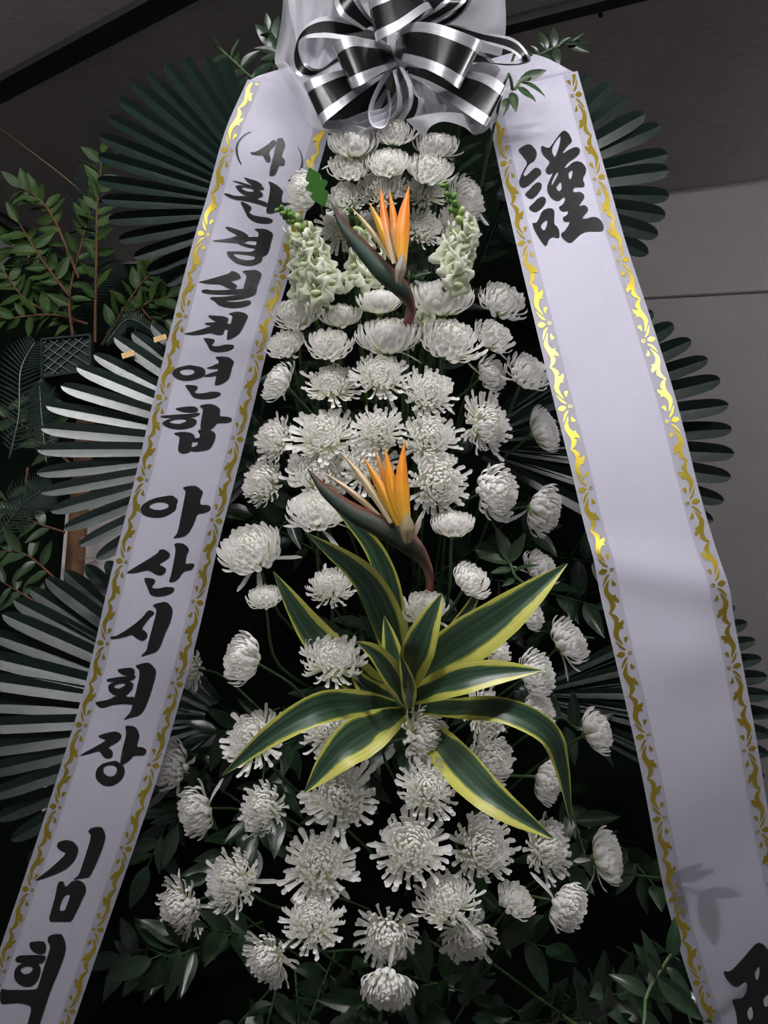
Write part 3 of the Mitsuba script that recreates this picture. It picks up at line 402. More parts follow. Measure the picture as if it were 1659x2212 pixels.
# place in the photograph, width in pixels, direction it faces in the picture (degrees, 90 = up), degrees turned away from the viewer, stray petals, which one it is
W_ = 'white chrysanthemum '
MUMS = [
 (762,314,108,92,76,1,'facing up, left of three directly under the bow'), (850,290,92,88,70,0,'half hidden by the bow hem, top of the middle column'), (944,316,98,88,74,1,'facing up, right of three directly under the bow'),
 (757,362,98,95,62,0,'second row under the bow, left one'), (838,356,94,90,62,0,'second row under the bow, middle one'), (927,368,106,76,62,0,'second row under the bow, right one'),
 (660,410,98,158,52,0,'overlapping the left ribbon with a lobed green leaf on it'), (830,402,104,95,48,0,'directly above the upper bird of paradise petals'), (918,412,82,85,45,0,'above right of the upper orange sepals'),
 (745,425,92,110,45,0,'third row under the bow, left of the upper bird of paradise'), (1006,430,102,25,60,0,'behind the green tip of the right snapdragon'), (735,488,100,110,22,0,'frontal, just behind the pointed tip of the upper bird of paradise'),
 (816,485,92,90,35,0,'directly behind the upper orange sepals'), (915,488,84,45,35,0,'right beside the largest upper orange sepal'), (988,496,104,35,38,0,'behind the stem of the right snapdragon'),
 (640,682,108,98,64,0,'beside the left ribbon under the leftmost snapdragon'), (735,684,96,92,76,0,'facing up, second from left in the row under the snapdragons'), (820,656,96,90,76,0,'facing up, left of the red neck of the upper bird of paradise'),
 (955,650,136,88,74,0,'large, facing up, right of the red neck of the upper bird of paradise'), (1084,653,108,65,56,0,'rightmost of the row under the snapdragons'),
 (617,746,88,115,58,0,'leftmost of the second row below the snapdragons'), (712,748,104,90,58,0,'second from left in the second row below the snapdragons'), (837,732,136,92,70,1,'large, facing up, right under the red neck of the upper bird of paradise'),
 (972,740,138,72,60,0,'large, turned right, fourth in the second row below the snapdragons'), (1065,729,96,55,62,1,'rightmost of the second row below the snapdragons'),
 (602,826,94,150,70,1,'in profile facing left beside the middle of the left ribbon'), (715,826,110,95,46,0,'round, third row below the snapdragons, second from left'), (822,808,116,80,38,2,'third row below the snapdragons, in the middle with curled outer petals'),
 (926,846,112,70,30,2,'ragged, on the dark gap right of the middle column'), (1060,808,86,20,58,1,'small, turned right, left neighbour of the one tucked at the right ribbon'), (1138,806,106,58,56,0,'tucked under the edge of the right ribbon at mid height'),
 (590,946,96,150,45,0,'left edge, above the lower bird of paradise tip'), (698,934,136,105,40,1,'large, upper left of the lower orange sepals'), (818,928,108,90,25,0,'frontal, directly above the lower orange sepals'),
 (928,946,126,60,20,0,'frontal, upper right of the lower orange sepals'), (1056,916,122,12,42,1,'turned right, right of the middle column at mid height'), (1172,930,102,22,76,0,'in profile facing right, upper one beside the right ribbon'),
 (566,1040,104,155,46,1,'beside the left ribbon, left of the lower bird of paradise tip'), (690,1026,142,100,26,1,'large frontal, behind the tip of the lower bird of paradise'), (795,1004,122,90,22,0,'frontal, behind the cream sepals of the lower bird of paradise'),
 (946,1046,134,20,14,0,'large frontal, right beside the lower orange sepals'), (1070,1062,122,2,50,1,'turned right, level with the lower orange sepals'), (1172,1102,116,345,66,1,'in profile facing right, lower one beside the right ribbon'),
 (685,1108,132,92,58,4,'with long drooping petals under the lower bird of paradise bract'), (545,1192,142,118,50,4,'large with drooping petals beside the left ribbon, above a small one'), (976,1136,98,88,68,0,'neat, facing up, right of the lower bird of paradise base'),
 (715,1266,104,95,42,0,'round, between two variegated leaves at the upper left'), (572,1292,82,100,60,0,'small, upper left of the variegated rosette'), (915,1316,104,95,52,4,'at the foot of the lower bird of paradise stem'),
 (1016,1258,94,48,58,0,'turned right, right of the lower bird of paradise stem'), (1166,1228,92,42,62,1,'behind the tip of the longest variegated leaf'), (1022,1346,70,80,50,0,'small, partly hidden above the longest variegated leaf'),
 (1150,1332,64,10,55,0,'small, peeping out below the longest variegated leaf'), (528,1426,118,165,62,0,'turned left, left of the variegated rosette'), (404,1446,86,190,48,1,'half hidden behind the left ribbon, upper one'),
 (720,1422,138,82,40,2,'in front of the upper left variegated leaf'), (1076,1410,76,10,48,0,'half hidden between two variegated leaves at the right'), (1228,1386,112,32,68,1,'in profile facing right, topmost right of the variegated rosette'),
 (1156,1456,104,20,54,0,'touching the tip of the horizontal variegated leaf'), (542,1592,142,135,46,0,'large, behind the tip of the left drooping variegated leaf'), (712,1576,126,100,16,0,'frontal, between the two left variegated leaves'),
 (920,1592,132,355,46,0,'turned right, at the heart of the variegated rosette'), (1052,1536,108,20,46,0,'behind the arched variegated leaf at the right'), (1160,1536,92,20,58,0,'above the bend of the arched variegated leaf'),
 (1286,1580,104,22,74,0,'in profile facing right on dark leaves, level with the rosette heart'), (370,1652,108,165,50,1,'half hidden behind the left ribbon, lower one'), (425,1752,112,190,60,1,'in profile facing left, beside the lower left ribbon'),
 (566,1746,112,172,36,0,'turned left, below the left drooping variegated leaf'), (736,1716,154,90,14,2,'large frontal, behind the tip of the lower left variegated leaf'), (925,1706,128,80,14,0,'frontal, directly under the heart of the rosette'),
 (1062,1642,124,5,42,0,'turned right, above the lower right variegated leaf'), (1182,1686,100,345,64,0,'in profile, left of the hanging tip of the arched variegated leaf'), (885,1832,156,90,10,2,'large frontal, below the rosette in the middle'),
 (1044,1832,142,25,20,0,'large frontal, under the lower right variegated leaf'), (1186,1832,124,10,42,1,'behind the tip of the lower right variegated leaf'), (1310,1852,122,12,78,2,'in profile facing right, farthest right of the lowest flowers'),
 (498,1904,130,160,36,2,'turned left with curled petals, lower left'), (690,1868,152,90,12,2,'large frontal, lower left of the middle'), (388,1962,122,205,46,2,'with two long upper petals, farthest left of the lowest flowers'),
 (676,1988,134,100,18,1,'frontal, directly below the large lower left one'), (576,2076,116,215,48,1,'turned down left, over the dark bottom leaves'), (838,2026,130,265,30,1,'bottom middle, upper of two'),
 (964,1940,136,100,40,2,'broad, upper half of a touching pair at the bottom right'), (1012,2032,118,280,44,1,'lower half of a touching pair at the bottom right'), (1112,1946,94,45,54,0,'small, right of the touching pair at the bottom'),
 (1222,1958,110,340,58,1,'turned right, lowest on the right side'), (835,2132,116,262,52,2,'lowest of all, at the bottom middle'),
]
def mum_depth(x, y):
    e = (x-848)/(240+0.13*(y-300)); d = -0.13+0.13*min(e*e, 2.2)
    d -= 0.08*np.clip((470-y)/150, 0, 1)
    if x < 470 and y < 1700: d = 0.27
    elif x < 470: d = 0.16
    return d
for i, (x, y, d, phi, tilt, droops, text) in enumerate(MUMS):
    Y = mum_depth(x, y)-(0.02 if tilt < 30 else 0)+0.02*rng.normal()*0.6
    if text.startswith('overlapping'): Y = -0.16
    if 'tucked' in text: Y = -0.06
    if 'behind' in text and x > 470: Y += 0.03
    key = thing('chrysanthemum', W_+text, 'flower')
    open_ = tilt < 50; R = d/2*per_px(x, y, Y)*(0.95 if open_ else 1.04)
    view = -unit(ray(x, y)); r_ = unit(np.cross(UP, view)); u_ = np.cross(view, r_); a, b = math.radians(tilt), math.radians(phi)
    ax = math.cos(a)*view+math.sin(a)*(math.cos(b)*r_+math.sin(b)*u_)
    base = at(x, y, Y)-ax*R*(0.42 if not open_ else 0.36)
    ref = unit(np.cross(ax, [math.cos(i*1.7), 0.2, math.sin(i*1.7)])); z = np.eye(4); z[:3, 0], z[:3, 1], z[:3, 2], z[:3, 3] = ref*R, np.cross(ax, ref)*R, ax*R, base
    M = T(z.tolist())
    pool = OPENS if open_ else BOWLS; obj('petals', {**pool[(i*5+i//3) % len(pool)], 'to_world': M}, key, kind='stuff')
    for s in range(droops):     # single long petals that hang away from the head
        th = 2*math.pi*(s*0.37+i*0.21); st = T().rotate([0, 0, 1], math.degrees(th)); obj('stray_petal', {**STRAYS[(i+s) % 3], 'to_world': M @ st}, key, 'single long petal curling away')
    obj('calyx', {**CALYX, 'to_world': M}, key, 'green calyx')
    s0 = base-ax*0.13*R; core = np.array([s0[0]*0.55+0.02, PY-0.005, s0[2]-0.12]); core[2] = min(core[2], 2.13)
    mid = s0-ax*0.06+np.array([0, 0.05, -0.02])
    obj('stem', mikit.ply(tube(smoothcurve([s0, mid, mid*0.5+core*0.5+[0, 0, 0.0], core], 12), 0.0022, 6), 'm_stem', smooth=True), key, 'thin green stem')
    if text.startswith('overlapping'):
        c = at(np.array([668, 678, 684, 690, 700]), np.array([362, 385, 400, 420, 445]), Y-0.045); w = np.array([0.002, 0.011, 0.014, 0.012, 0.003])
        n_ = 25; cc = smoothcurve(c, n_); ww = np.interp(np.linspace(0, 1, n_), np.linspace(0, 1, 5), w)*(0.65+0.5*np.abs(np.sin(np.linspace(0, 1, n_)*9.5)))
        m, uv = strip(cc, ww[:, None]*np.array([0.93, 0, 0.35])[None], m=5); obj('leaf', mikit.ply(m, 'm_lobed', smooth=True, uv=uv), key, 'lobed green leaf')
# ------------------------------------------------------------------ fan palm fronds: every leaflet a part
def leaflet(base, tip, w, valley, sag, seed):
    g = np.random.default_rng(seed); n = 18; t = np.r_[np.linspace(0, 0.84, 9), .88, .91, .935, .955, .97, .98, .99, .996, 1.0]; L = np.linalg.norm(tip-base)
    view = unit(EYE-(base+tip)/2); d = unit(tip-base); s = unit(np.cross(d, view)); nn = np.cross(s, d)
    c = base+(tip-base)*t[:, None]+nn*(sag*np.sin(math.pi*t))[:, None]*L+np.array([0, 0, -1])*(0.02*L*t**2)[:, None]
    prof = np.interp(t, [0, .15, .5, .72, .85, .92, .955, .98, .992, 1], [.40, .56, .88, 1, .98, .87, .72, .50, .30, .05])*w/2
    u = np.linspace(-1, 1, 7); bump = nn*((valley*np.abs(u)**1.05)[None, :, None]*prof[:, None, None])
    return strip(c, prof[:, None]*s, bump=bump, m=7)
def fan(label, origin, oy, tips, ty, w, extra=(), valley=0.36, mt='m_fan'):
    key = thing('palm_fan', label, 'palm frond'); o = at(*origin, oy)
    tips = list(tips)+list(extra)
    for i, (x, y) in enumerate(tips):
        tp = at(x, y, ty+0.012*math.sin(i*2.3)); b = o+(tp-o)*0.10
        m, _ = leaflet(b, tp, w*per_px(x, y, ty)*(0.94+0.12*((i*37) % 10)/10), valley, 0.02, i)
        obj('leaflet', mikit.ply(m, mt, smooth=24), key)
    hub = trimesh.creation.icosphere(2, 0.012); hub.apply_scale([1.3, 0.7, 1.3]); hub.apply_translation(o); obj('hub', mikit.ply(hub, 'm_fan', smooth=True), key)
    e = np.array([o[0]*0.5, PY+0.005, o[2]-0.15]); obj('stalk', mikit.ply(tube(smoothcurve([o, o*0.5+e*0.5+[0, 0.03, 0], e], 10), 0.006, 8), 'm_fan', smooth=True), key)
    return key
fan('dark green palm fan spreading left of the top of the left ribbon', (606, 458), 0.10,
    [(445,118),(400,120),(358,130),(320,150),(288,172),(258,207),(233,244),(216,287),(213,330),(211,382),(220,424),(235,468),(258,512),(290,550),(318,582),(359,610)], 0.16, 30, [(480,120),(400,640),(440,660)], 0.75, 'm_fan_dull')
fan('glossy dark palm fan spreading left of the middle of the left ribbon', (600, 975), 0.24,
    [(327,694),(285,712),(247,722),(203,758),(166,785),(132,825),(100,868),(89,916),(81,963),(80,1013),(89,1055),(110,1096),(138,1134),(171,1170),(208,1199)], 0.20, 34, [(370,690),(250,1235),(300,1260)])
fan('glossy dark palm fan spreading left of the lower left ribbon, cut by the frame', (500, 1552), 0.38,
    [(185,1212),(141,1226),(100,1240),(64,1262),(31,1287),(6,1317),(-25,1357),(-45,1405),(-60,1455),(-66,1508),(-66,1560),(-60,1612),(-48,1662),(-28,1712),(-5,1760),(25,1805),(60,1850)], 0.36, 40, [(230,1205),(100,1885),(150,1905)], 0.36, 'm_fan_dull')
fan('dark palm fan spreading right of the top of the right ribbon', (1090, 420), 0.10,
    [(1317,175),(1356,203),(1392,240),(1425,266),(1441,327),(1444,362),(1445,417),(1437,460),(1421,502),(1400,542)], 0.12, 40, [(1270,155),(1365,580),(1300,600)], 0.3, 'm_fan_dull')
fan('dark palm fan spreading right of the middle of the right ribbon', (1000, 962), 0.10,
    [(1410,665),(1454,692),(1492,726),(1528,766),(1555,810),(1573,865),(1580,917),(1585,970),(1578,1021),(1563,1072),(1540,1115)], 0.12, 42, [(1360,660),(1490,1150),(1440,1180)], 0.6, 'm_fan_dull')
fan('dark palm fan beside the lower right ribbon, cut by the right edge of the photo', (1130, 1500), 0.12,
    [(1587,1302),(1613,1336),(1631,1374),(1644,1413),(1657,1452),(1664,1492),(1668,1533),(1666,1577),(1660,1620),(1650,1668)], 0.14, 36, [(1555,1290),(1620,1710),(1590,1740)], 0.6, 'm_fan_dull')

# ------------------------------------------------------------------ leaves and leafy twigs
def leaf_mesh(bend, fold, wid, wave=0.0):
    n = 9; t = np.linspace(0, 1, n); w = wid*np.sin(math.pi*np.clip(t*0.97+0.015, 0, 1)**0.85)**0.9*(1-0.25*t); w[-1] = 0.002
    c = np.stack([0*t, t, -bend*t**2+0.02*np.sin(9*t)*wave], 1); u = np.linspace(-1, 1, 5)
    m, uv = strip(c, np.stack([w, 0*w, 0*w], 1), bump=np.array([0, 0, 1])*(fold*np.abs(u)[None, :]*w[:, None])[..., None], m=5); return m, uv
def leafset(mt, wid=0.21): return [mikit.ply(m, mt, smooth=True, uv=uv) for m, uv in (leaf_mesh(0.12, 0.35, wid), leaf_mesh(0.3, 0.25, wid*1.08), leaf_mesh(-0.08, 0.45, wid*0.95), leaf_mesh(0.2, 0.15, wid, 1))]
DARK, MID, LIGHT = leafset('m_leaf_dark'), leafset('m_leaf_mid'), leafset('m_leaf_light', 0.23)
def put_leaf(parent, pool, pos, axis, size, g, face=None):
    face = np.array(face if face is not None else [0, -1, 0.35])+g.normal(0, 0.45, 3)
    obj('leaf', {**pool[int(g.integers(len(pool)))], 'to_world': frame_tf(pos, axis, face, size)}, parent)
def branch(name, label, cat, path, n, size, pool, twig, seed, group=None, radius=0.0022, start=0.15, sides=None):
    """a twig along path (world points) with n leaves on alternate sides"""
    g = np.random.default_rng(seed); p = smoothcurve(path, 16); key = thing(name, label, cat, group)
    obj('twig', mikit.ply(tube(p, np.linspace(radius, radius*0.45, 16), 6), twig, smooth=True), key)
    tan = unit(np.gradient(p, axis=0))
    for i in range(n):
        s = start+(1-start)*(i+0.5)/n if i < n-1 else 1.0; j = s*15; a = int(min(j, 14)); pos = p[a]+(p[a+1]-p[a])*(j-a)
        view = unit(EYE-pos); side = np.cross(tan[a], view)*(1 if i % 2 else -1); ang = 0.95 if i < n-1 else 0.0
        ax = unit(math.cos(ang)*tan[a]+math.sin(ang)*side+g.normal(0, 0.22, 3)); put_leaf(key, pool, pos, ax, size*(0.8+0.4*g.random()), g)
    return key
# dark glossy twigs filling the wreath behind the flowers
GL = 'dark glossy leafy twig filling the gaps between the white chrysanthemums'
ledge = lambda y: np.interp(y, [300, 520, 830, 1110, 1370, 1560, 1755, 2011, 2212], [708, 645, 560, 490, 430, 375, 318, 227, 159])
redge = lambda y: np.interp(y, [275, 600, 1038, 1270, 1467, 1642, 1816, 2012, 2212], [1060, 1130, 1240, 1292, 1337, 1381, 1411, 1455, 1520])
def behind(x, y, Y):
    """keeps a twig behind the ribbon it is near"""
    ry = float(np.interp(y, LR.pl[:, 1], LR.dep)); k = np.clip((ledge(y)+330-x)/170, 0, 1); Y = max(Y, Y*(1-k)+k*(ry+0.10))
    ry = float(np.interp(y, RR.pl[:, 1], RR.dep)); k = np.clip((x-redge(y)+260)/140, 0, 1); return max(Y, Y*(1-k)+k*(ry+0.09))
free = list(MUMS)
def twig_label(x, y):
    m = min(free, key=lambda q: (q[0]-x)**2+(q[1]-y)**2); free.remove(m); return ' '.join(('dark twig behind white chrysanthemum '+m[6]).split()[:16])
for i in range(58):
    y = 330+1560*((i*0.618034) % 1.0)**0.85; f = (i*0.7548+0.13) % 1.0; x = ledge(y)+30+(redge(y)-ledge(y)-60)*f
    d = np.array([x-848, y-1250])/600+rng.normal(0, 0.35, 2); d = d/np.linalg.norm(d); L = 150+60*rng.random()
    Y0 = 0.39; Y1 = behind(x, y, 0.10+0.10*rng.random())
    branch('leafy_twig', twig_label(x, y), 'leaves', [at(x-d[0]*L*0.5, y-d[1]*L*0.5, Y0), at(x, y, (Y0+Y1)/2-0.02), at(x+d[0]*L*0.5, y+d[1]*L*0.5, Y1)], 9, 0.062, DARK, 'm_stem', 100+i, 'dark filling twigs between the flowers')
GB = 'large dark glossy leafy twig at the bottom under the lowest chrysanthemums'
for i in range(26):
    x = 300+1190*((i*0.618034+0.2) % 1.0); y = 2020+230*((i*0.7548) % 1.0)
    if 700 < x < 1080: y = max(y, 2120)
    d = np.array([x-848, 150])/500+rng.normal(0, 0.5, 2); d = d/np.linalg.norm(d); L = 170
    Y0 = 0.40; Y1 = behind(x, y, -0.02+0.10*rng.random())
    branch('bottom_twig', GB, 'leaves', [at(x-d[0]*L*0.6, y-d[1]*L*0.6, Y0), at(x, y, (Y0+Y1)/2-0.03), at(x+d[0]*L*0.5, y+d[1]*L*0.5, Y1)], 8, 0.072, DARK, 'm_stem', 300+i, 'large dark twigs along the bottom')
def px_sprig(label, Y, stem, leaves, pool, wid_seed, twig='m_stem', width=0.2, name='leafy_sprig', backoff=None):
    """a sprig whose stem and leaves (base x, y, tip x, y) are read off the photograph"""
    g = np.random.default_rng(wid_seed); key = thing(name, label, 'leaves'); s = np.array(stem, float)
    yy = Y if callable(Y) else (lambda y: np.full(np.shape(y), Y))
    back = [at(*s[0], yy(s[0, 1]))+np.array(backoff)] if backoff is not None else []
    obj('twig', mikit.ply(tube(smoothcurve(back+list(at(s[:, 0], s[:, 1], yy(s[:, 1]))), 14), 0.0022, 6), twig, smooth=True), key)
    for (a, b, c, d) in leaves:
        p, q = at(a, b, yy(b)), at(c, d, yy(d)-(0 if callable(Y) else 0.01)); obj('leaf', {**pool[int(g.integers(len(pool)))], 'to_world': frame_tf(p, q-p, np.array([0, -1, 0.3])+g.normal(0, 0.05 if callable(Y) else 0.3, 3), np.linalg.norm(q-p))}, key)
    return key
px_sprig('dark leafy sprig sticking out above the right ribbon beside the bow', -0.03, [(1090,170),(1160,122),(1205,100),(1240,92)], [(1165,118,1150,95),(1160,120,1150,140),(1180,108,1170,60),(1195,102,1200,52),(1205,100,1232,78),(1210,98,1275,75),(1225,95,1272,110),(1200,105,1205,132),(1232,90,1262,72),(1170,115,1195,130),(1180,112,1170,90)], DARK, 1, backoff=[-0.05, 0.45, -0.2])
px_sprig('small leafy sprig lying over the top of the right ribbon', -0.16, [(1075,235),(1110,195),(1130,165)], [(1125,172,1182,148),(1122,178,1182,190),(1115,188,1160,210),(1105,200,1115,238),(1118,180,1150,158),(1095,212,1088,240)], MID, 2, backoff=[-0.05, 0.58, -0.2])
px_sprig('dim leafy sprig at the left of the bow, upper one', 0.02, [(640,150),(600,110),(575,60)], [(600,105,545,48),(595,90,600,30),(590,80,560,70),(600,115,550,100),(605,120,590,150),(610,120,560,135),(580,65,575,25)], DARK, 3, backoff=[0.05, 0.40, -0.2])
px_sprig('dark fine leafy sprig behind the top of the left palm fan', 0.20, [(600,230),(540,165),(470,100)], [(480,108,455,80),(495,120,445,130),(500,125,520,85),(520,145,560,105),(530,155,475,165),(545,170,590,125),(555,180,580,180),(515,140,505,100),(540,165,500,190),(560,188,525,215)], DARK, 4, backoff=[0.05, 0.22, -0.2])
key = thing('leafy_sprig', 'leafy sprig pressed against the back of the right ribbon near its lower end', 'leaves')
FLAT = leaf_mesh(0.0, 0.0, 0.19); FLAT = mikit.ply(FLAT[0], 'm_leaf_dark', smooth=True, uv=FLAT[1]); back = lambda x, y, o: RR.surf(*RR.where(np.array([x], float), np.array([y], float)), o)[0]
tw = [back(x, y, -0.012) for x, y in ((1452, 1915), (1475, 1897), (1520, 1903), (1545, 1915))]; tw[0] = tw[0]+[0, 0.012, 0]; t0 = tw[0]+[-0.06, 0.30, -0.02]
obj('twig', mikit.ply(tube(smoothcurve([[t0[0]-0.05, PY-0.005, t0[2]-0.05], t0]+tw, 16), 0.0016, 6), 'm_stem', smooth=True), key)
for a, b, c, d in [(1490,1893,1565,1868),(1540,1915,1622,1922),(1535,1912,1562,2035),(1455,1905,1540,1852),(1482,1905,1498,1985)]:
    p, q = back(a, b, -0.0065), back(c, d, -0.0065); tt_ = float(RR.where(np.array([c], float), np.array([d], float))[1][0]); nn = np.array([np.interp(tt_, RR.t, RR.n[:, j]) for j in range(3)])
    obj('leaf', {**FLAT, 'to_world': frame_tf(p, q-p, nn, np.linalg.norm(q-p))}, key)
px_sprig('mid green leafy sprig left of the lower profile flower at the right ribbon', -0.02, [(1130,1320),(1110,1240),(1095,1205)], [(1098,1212,1080,1135),(1100,1215,1135,1150),(1100,1215,1040,1195),(1105,1230,1060,1235),(1108,1235,1165,1215),(1112,1250,1085,1265)], MID, 6, backoff=[-0.1, 0.45, -0.1])
px_sprig('broad dark leaves right of the upper bird of paradise', -0.07, [(880,640),(890,600),(893,560)], [(878,600,905,485),(890,600,935,590),(890,580,932,545),(890,610,945,620)], DARK, 7, backoff=[0.0, 0.5, -0.15])
px_sprig('broad dark leaves beside the right profile flower at rosette height', 0.10, [(1180,1560),(1240,1570),(1300,1600)], [(1240,1570,1240,1490),(1245,1575,1330,1530),(1260,1580,1340,1640),(1220,1570,1250,1650),(1200,1565,1195,1490)], DARK, 8, backoff=[-0.1, 0.33, -0.1])
px_sprig('dark leafy sprig crossing the lower left edge of the right ribbon', -0.14, [(1330,2260),(1400,2140),(1450,2060)], [(1450,2070,1462,1990),(1440,2090,1500,2150),(1420,2110,1520,2200),(1420,2120,1400,2010),(1400,2150,1330,2100),(1380,2180,1440,2240),(1430,2100,1370,2050)], DARK, 9, backoff=[-0.1, 0.55, 0.0])

# ------------------------------------------------------------------ what stands behind at the left
mat('m_crate_line', (0.014, 0.034, 0.03), 0.5, 0.4)
nb = thing('neighbouring_stand', 'dark back of another flower stand in the shade at the left', 'flower stand')
c0, c1 = at(-60, 570, 1.0), at(330, 570, 1.0); obj('back_panel', mikit.ply(box([c0[0]-0.6, 1.0, 0.4], [c1[0]+0.1, 1.04, c0[2]]), 'm_foam'), nb)
for xx in (c0[0]-0.3, c1[0]-0.1): obj('leg', mikit.ply(box([xx-0.02, 1.04, 0], [xx+0.02, 1.08, 1.6]), 'm_wood'), nb)
bg = lambda x, y, Y=0.62: at(x, y, Y)
BGB = [([(205,740),(208,560),(210,440),(222,330)], 16, 'upright brown stemmed leafy branch, tallest one behind the left palm fans'), ([(158,735),(150,640),(172,540),(200,440)], 13, 'leafy branch leaning right behind the upper left palm fan'),
 ([(160,720),(110,620),(55,560),(25,530)], 14, 'light green leafy branch reaching to the left edge, middle one'), ([(170,600),(120,480),(85,430),(45,405)], 13, 'light green leafy branch with the highest leaves at the far left'),
 ([(220,745),(285,640),(330,585)], 12, 'leafy branch reaching right between the two left palm fans'), ([(190,700),(110,680),(0,690)], 12, 'leafy branch reaching left above the green plastic grid'), ([(150,640),(90,560),(40,480)], 12, 'light green leafy branch between its two far left neighbours'),
 ([(260,720),(310,660),(360,640)], 10, 'low leafy branch above the middle left palm fan'), ([(150,690),(60,650),(10,590)], 12, 'leafy branch with leaves at the left edge above the grid')]
for i, (pth, n, text) in enumerate(BGB):
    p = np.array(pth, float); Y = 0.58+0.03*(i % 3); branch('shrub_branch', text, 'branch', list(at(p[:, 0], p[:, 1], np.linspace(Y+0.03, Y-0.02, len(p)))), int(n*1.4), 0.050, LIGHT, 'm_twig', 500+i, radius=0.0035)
DIM = ['behind the tips of the middle left palm fan', 'below the middle left palm fan, reaching the left edge', 'just above the lower left palm fan', 'under the green plastic grid', 'between the two upper palm fans beside the ribbon', 'lowest, behind the top of the lower left palm fan', 'hanging down in the shade at the left edge']
for i, (pth, n) in enumerate([([(150,1000),(80,940),(20,900)],10),([(140,1150),(60,1120),(-10,1060)],10),([(130,1260),(60,1200),(0,1190)],10),([(180,900),(110,880),(40,850)],8),([(290,640),(330,690),(390,680)],8),([(120,1330),(60,1290),(10,1260)],8),([(60,1010),(50,1080),(20,1150)],9)]):
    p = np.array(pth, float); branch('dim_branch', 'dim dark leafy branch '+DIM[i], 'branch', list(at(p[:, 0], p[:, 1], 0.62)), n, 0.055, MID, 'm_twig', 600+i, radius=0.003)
# the shrub's crate, post and board
key = thing('plastic_grid', 'dark green plastic crate side with a diagonal lattice, behind the left palm fans', 'crate')
q = [at(91, 735, 0.60), at(196, 725, 0.60), at(196, 800, 0.60), at(92, 817, 0.60)]
fr = trimesh.util.concatenate([bar(q[j], q[(j+1) % 4], 0.005, 0.012) for j in range(4)]); obj('rim', mikit.ply(fr, 'm_crate'), key)
bk = mesh(np.array([x+[0, 0.003, 0] for x in q]+[x+[0, 0.03, 0] for x in q]), np.array([[0,1,2],[0,2,3],[4,6,5],[4,7,6],[0,4,5],[0,5,1],[1,5,6],[1,6,2],[2,6,7],[2,7,3],[3,7,4],[3,4,0]])); obj('back_sheet', mikit.ply(bk, 'm_crate'), key)
bil = lambda u, v: (q[0]*(1-u)+q[1]*u)*(1-v)+(q[3]*(1-u)+q[2]*u)*v
for j in range(-3, 5):
    for sgn in (1, -1):
        pts = [(u, (j+0.5)/4+sgn*u*1.0+(0 if sgn > 0 else 0.0)) for u in np.linspace(0, 1, 60)]; pts = [(u, v) for u, v in pts if 0 <= v <= 1]
        if len(pts) > 6: obj('lattice_bar', mikit.ply(bar(bil(*pts[0]), bil(*pts[-1]), 0.0025, 0.004), 'm_crate_line'), key)
pt = at(186, 900, 0.80); key = thing('wooden_post', 'brown wooden post standing behind the middle left palm fan', 'post')
pw = 40*per_px(186, 1100, 0.80); obj('pole', mikit.ply(tube(np.array([[pt[0]-0.01, 0.80, 0], [pt[0], 0.80, pt[2]*0.5], [pt[0], 0.80, pt[2]+0.02]]), pw/2, 14), 'm_wood', smooth=40), key)
for j, zz in enumerate((1215, 1170)):
    p = at(186, zz, 0.80); th = np.linspace(0, 6.3, 24); obj('wire_tie', mikit.ply(tube(np.stack([p[0]+np.cos(th)*pw*0.56, 0.80+np.sin(th)*pw*0.56, p[2]+0.006*np.sin(th*1.5)], 1), 0.0012, 5), 'm_wire', smooth=True), key)
b0, b1 = at(143, 1090, 0.90), at(292, 1345, 0.90); key = obj('white_board', mikit.ply(box([b0[0], 0.90, b1[2]-0.5], [b1[0], 0.915, b0[2]]), 'm_board')); tag(key, 'white board behind the wooden post and the left palm fans', 'board')
bx = obj('plant_tub', mikit.ply(trimesh.creation.revolve(np.array([[0, 0], [0.2, 0], [0.27, 0.5], [0.25, 0.5], [0.2, 0.42], [0, 0.42]]), sections=32).apply_translation([-0.95, 0.72, 0]), 'm_crate', smooth=30)); tag(bx, 'dark tub on the floor holding the leafy branches at the left', 'tub')
SAGO = [([(20,990),(40,900),(45,800),(75,740)], 'dark feathery frond at the left edge under the green grid', 60, 0.50), ([(100,1000),(90,900),(85,830)], 'dark feathery frond hanging below the green grid', 50, 0.55), ([(200,330),(195,420),(190,520)], 'thin needle leaved frond above the shrub, beside the upper left palm fan', 60, 0.70),
        ([(150,700),(210,600),(250,560)], 'dark feathery frond among the shrub branches', 60, 0.66), ([(350,730),(280,690),(230,740)], 'small spiny frond above the middle left palm fan', 26, 0.52), ([(-20,1180),(50,1090),(110,1050)], 'dark feathery frond at the left edge, lowest one', 60, 0.60)]
for i, (pth, text, ln, Y) in enumerate(SAGO):
    p = np.array(pth, float); key = thing('feather_frond', text, 'frond'); c = smoothcurve(at(p[:, 0], p[:, 1], Y), 30); obj('rib', mikit.ply(tube(c, 0.002, 6), 'm_leaf_dark', smooth=True), key)
    tan = unit(np.gradient(c, axis=0)); px_ = per_px(p[0, 0], p[0, 1], Y); ms = []
    for j in range(2, 30):
        for sgn in (1, -1):
            s = unit(np.cross(tan[j], EYE-c[j]))*sgn; tip = c[j]+(s*0.85+tan[j]*0.5)*ln*px_*np.sin(0.3+2.6*j/30)
            t = np.linspace(0, 1, 5)[:, None]; w = (0.0022*np.array([0.8, 1, 0.9, 0.6, 0.1]))[:, None]*unit(np.cross(s, EYE-c[j])); m, _ = strip(c[j]+(tip-c[j])*t, w, m=2); ms.append(m)
    obj('needles', mikit.ply(trimesh.util.concatenate(ms), 'm_fan'), key, kind='stuff')
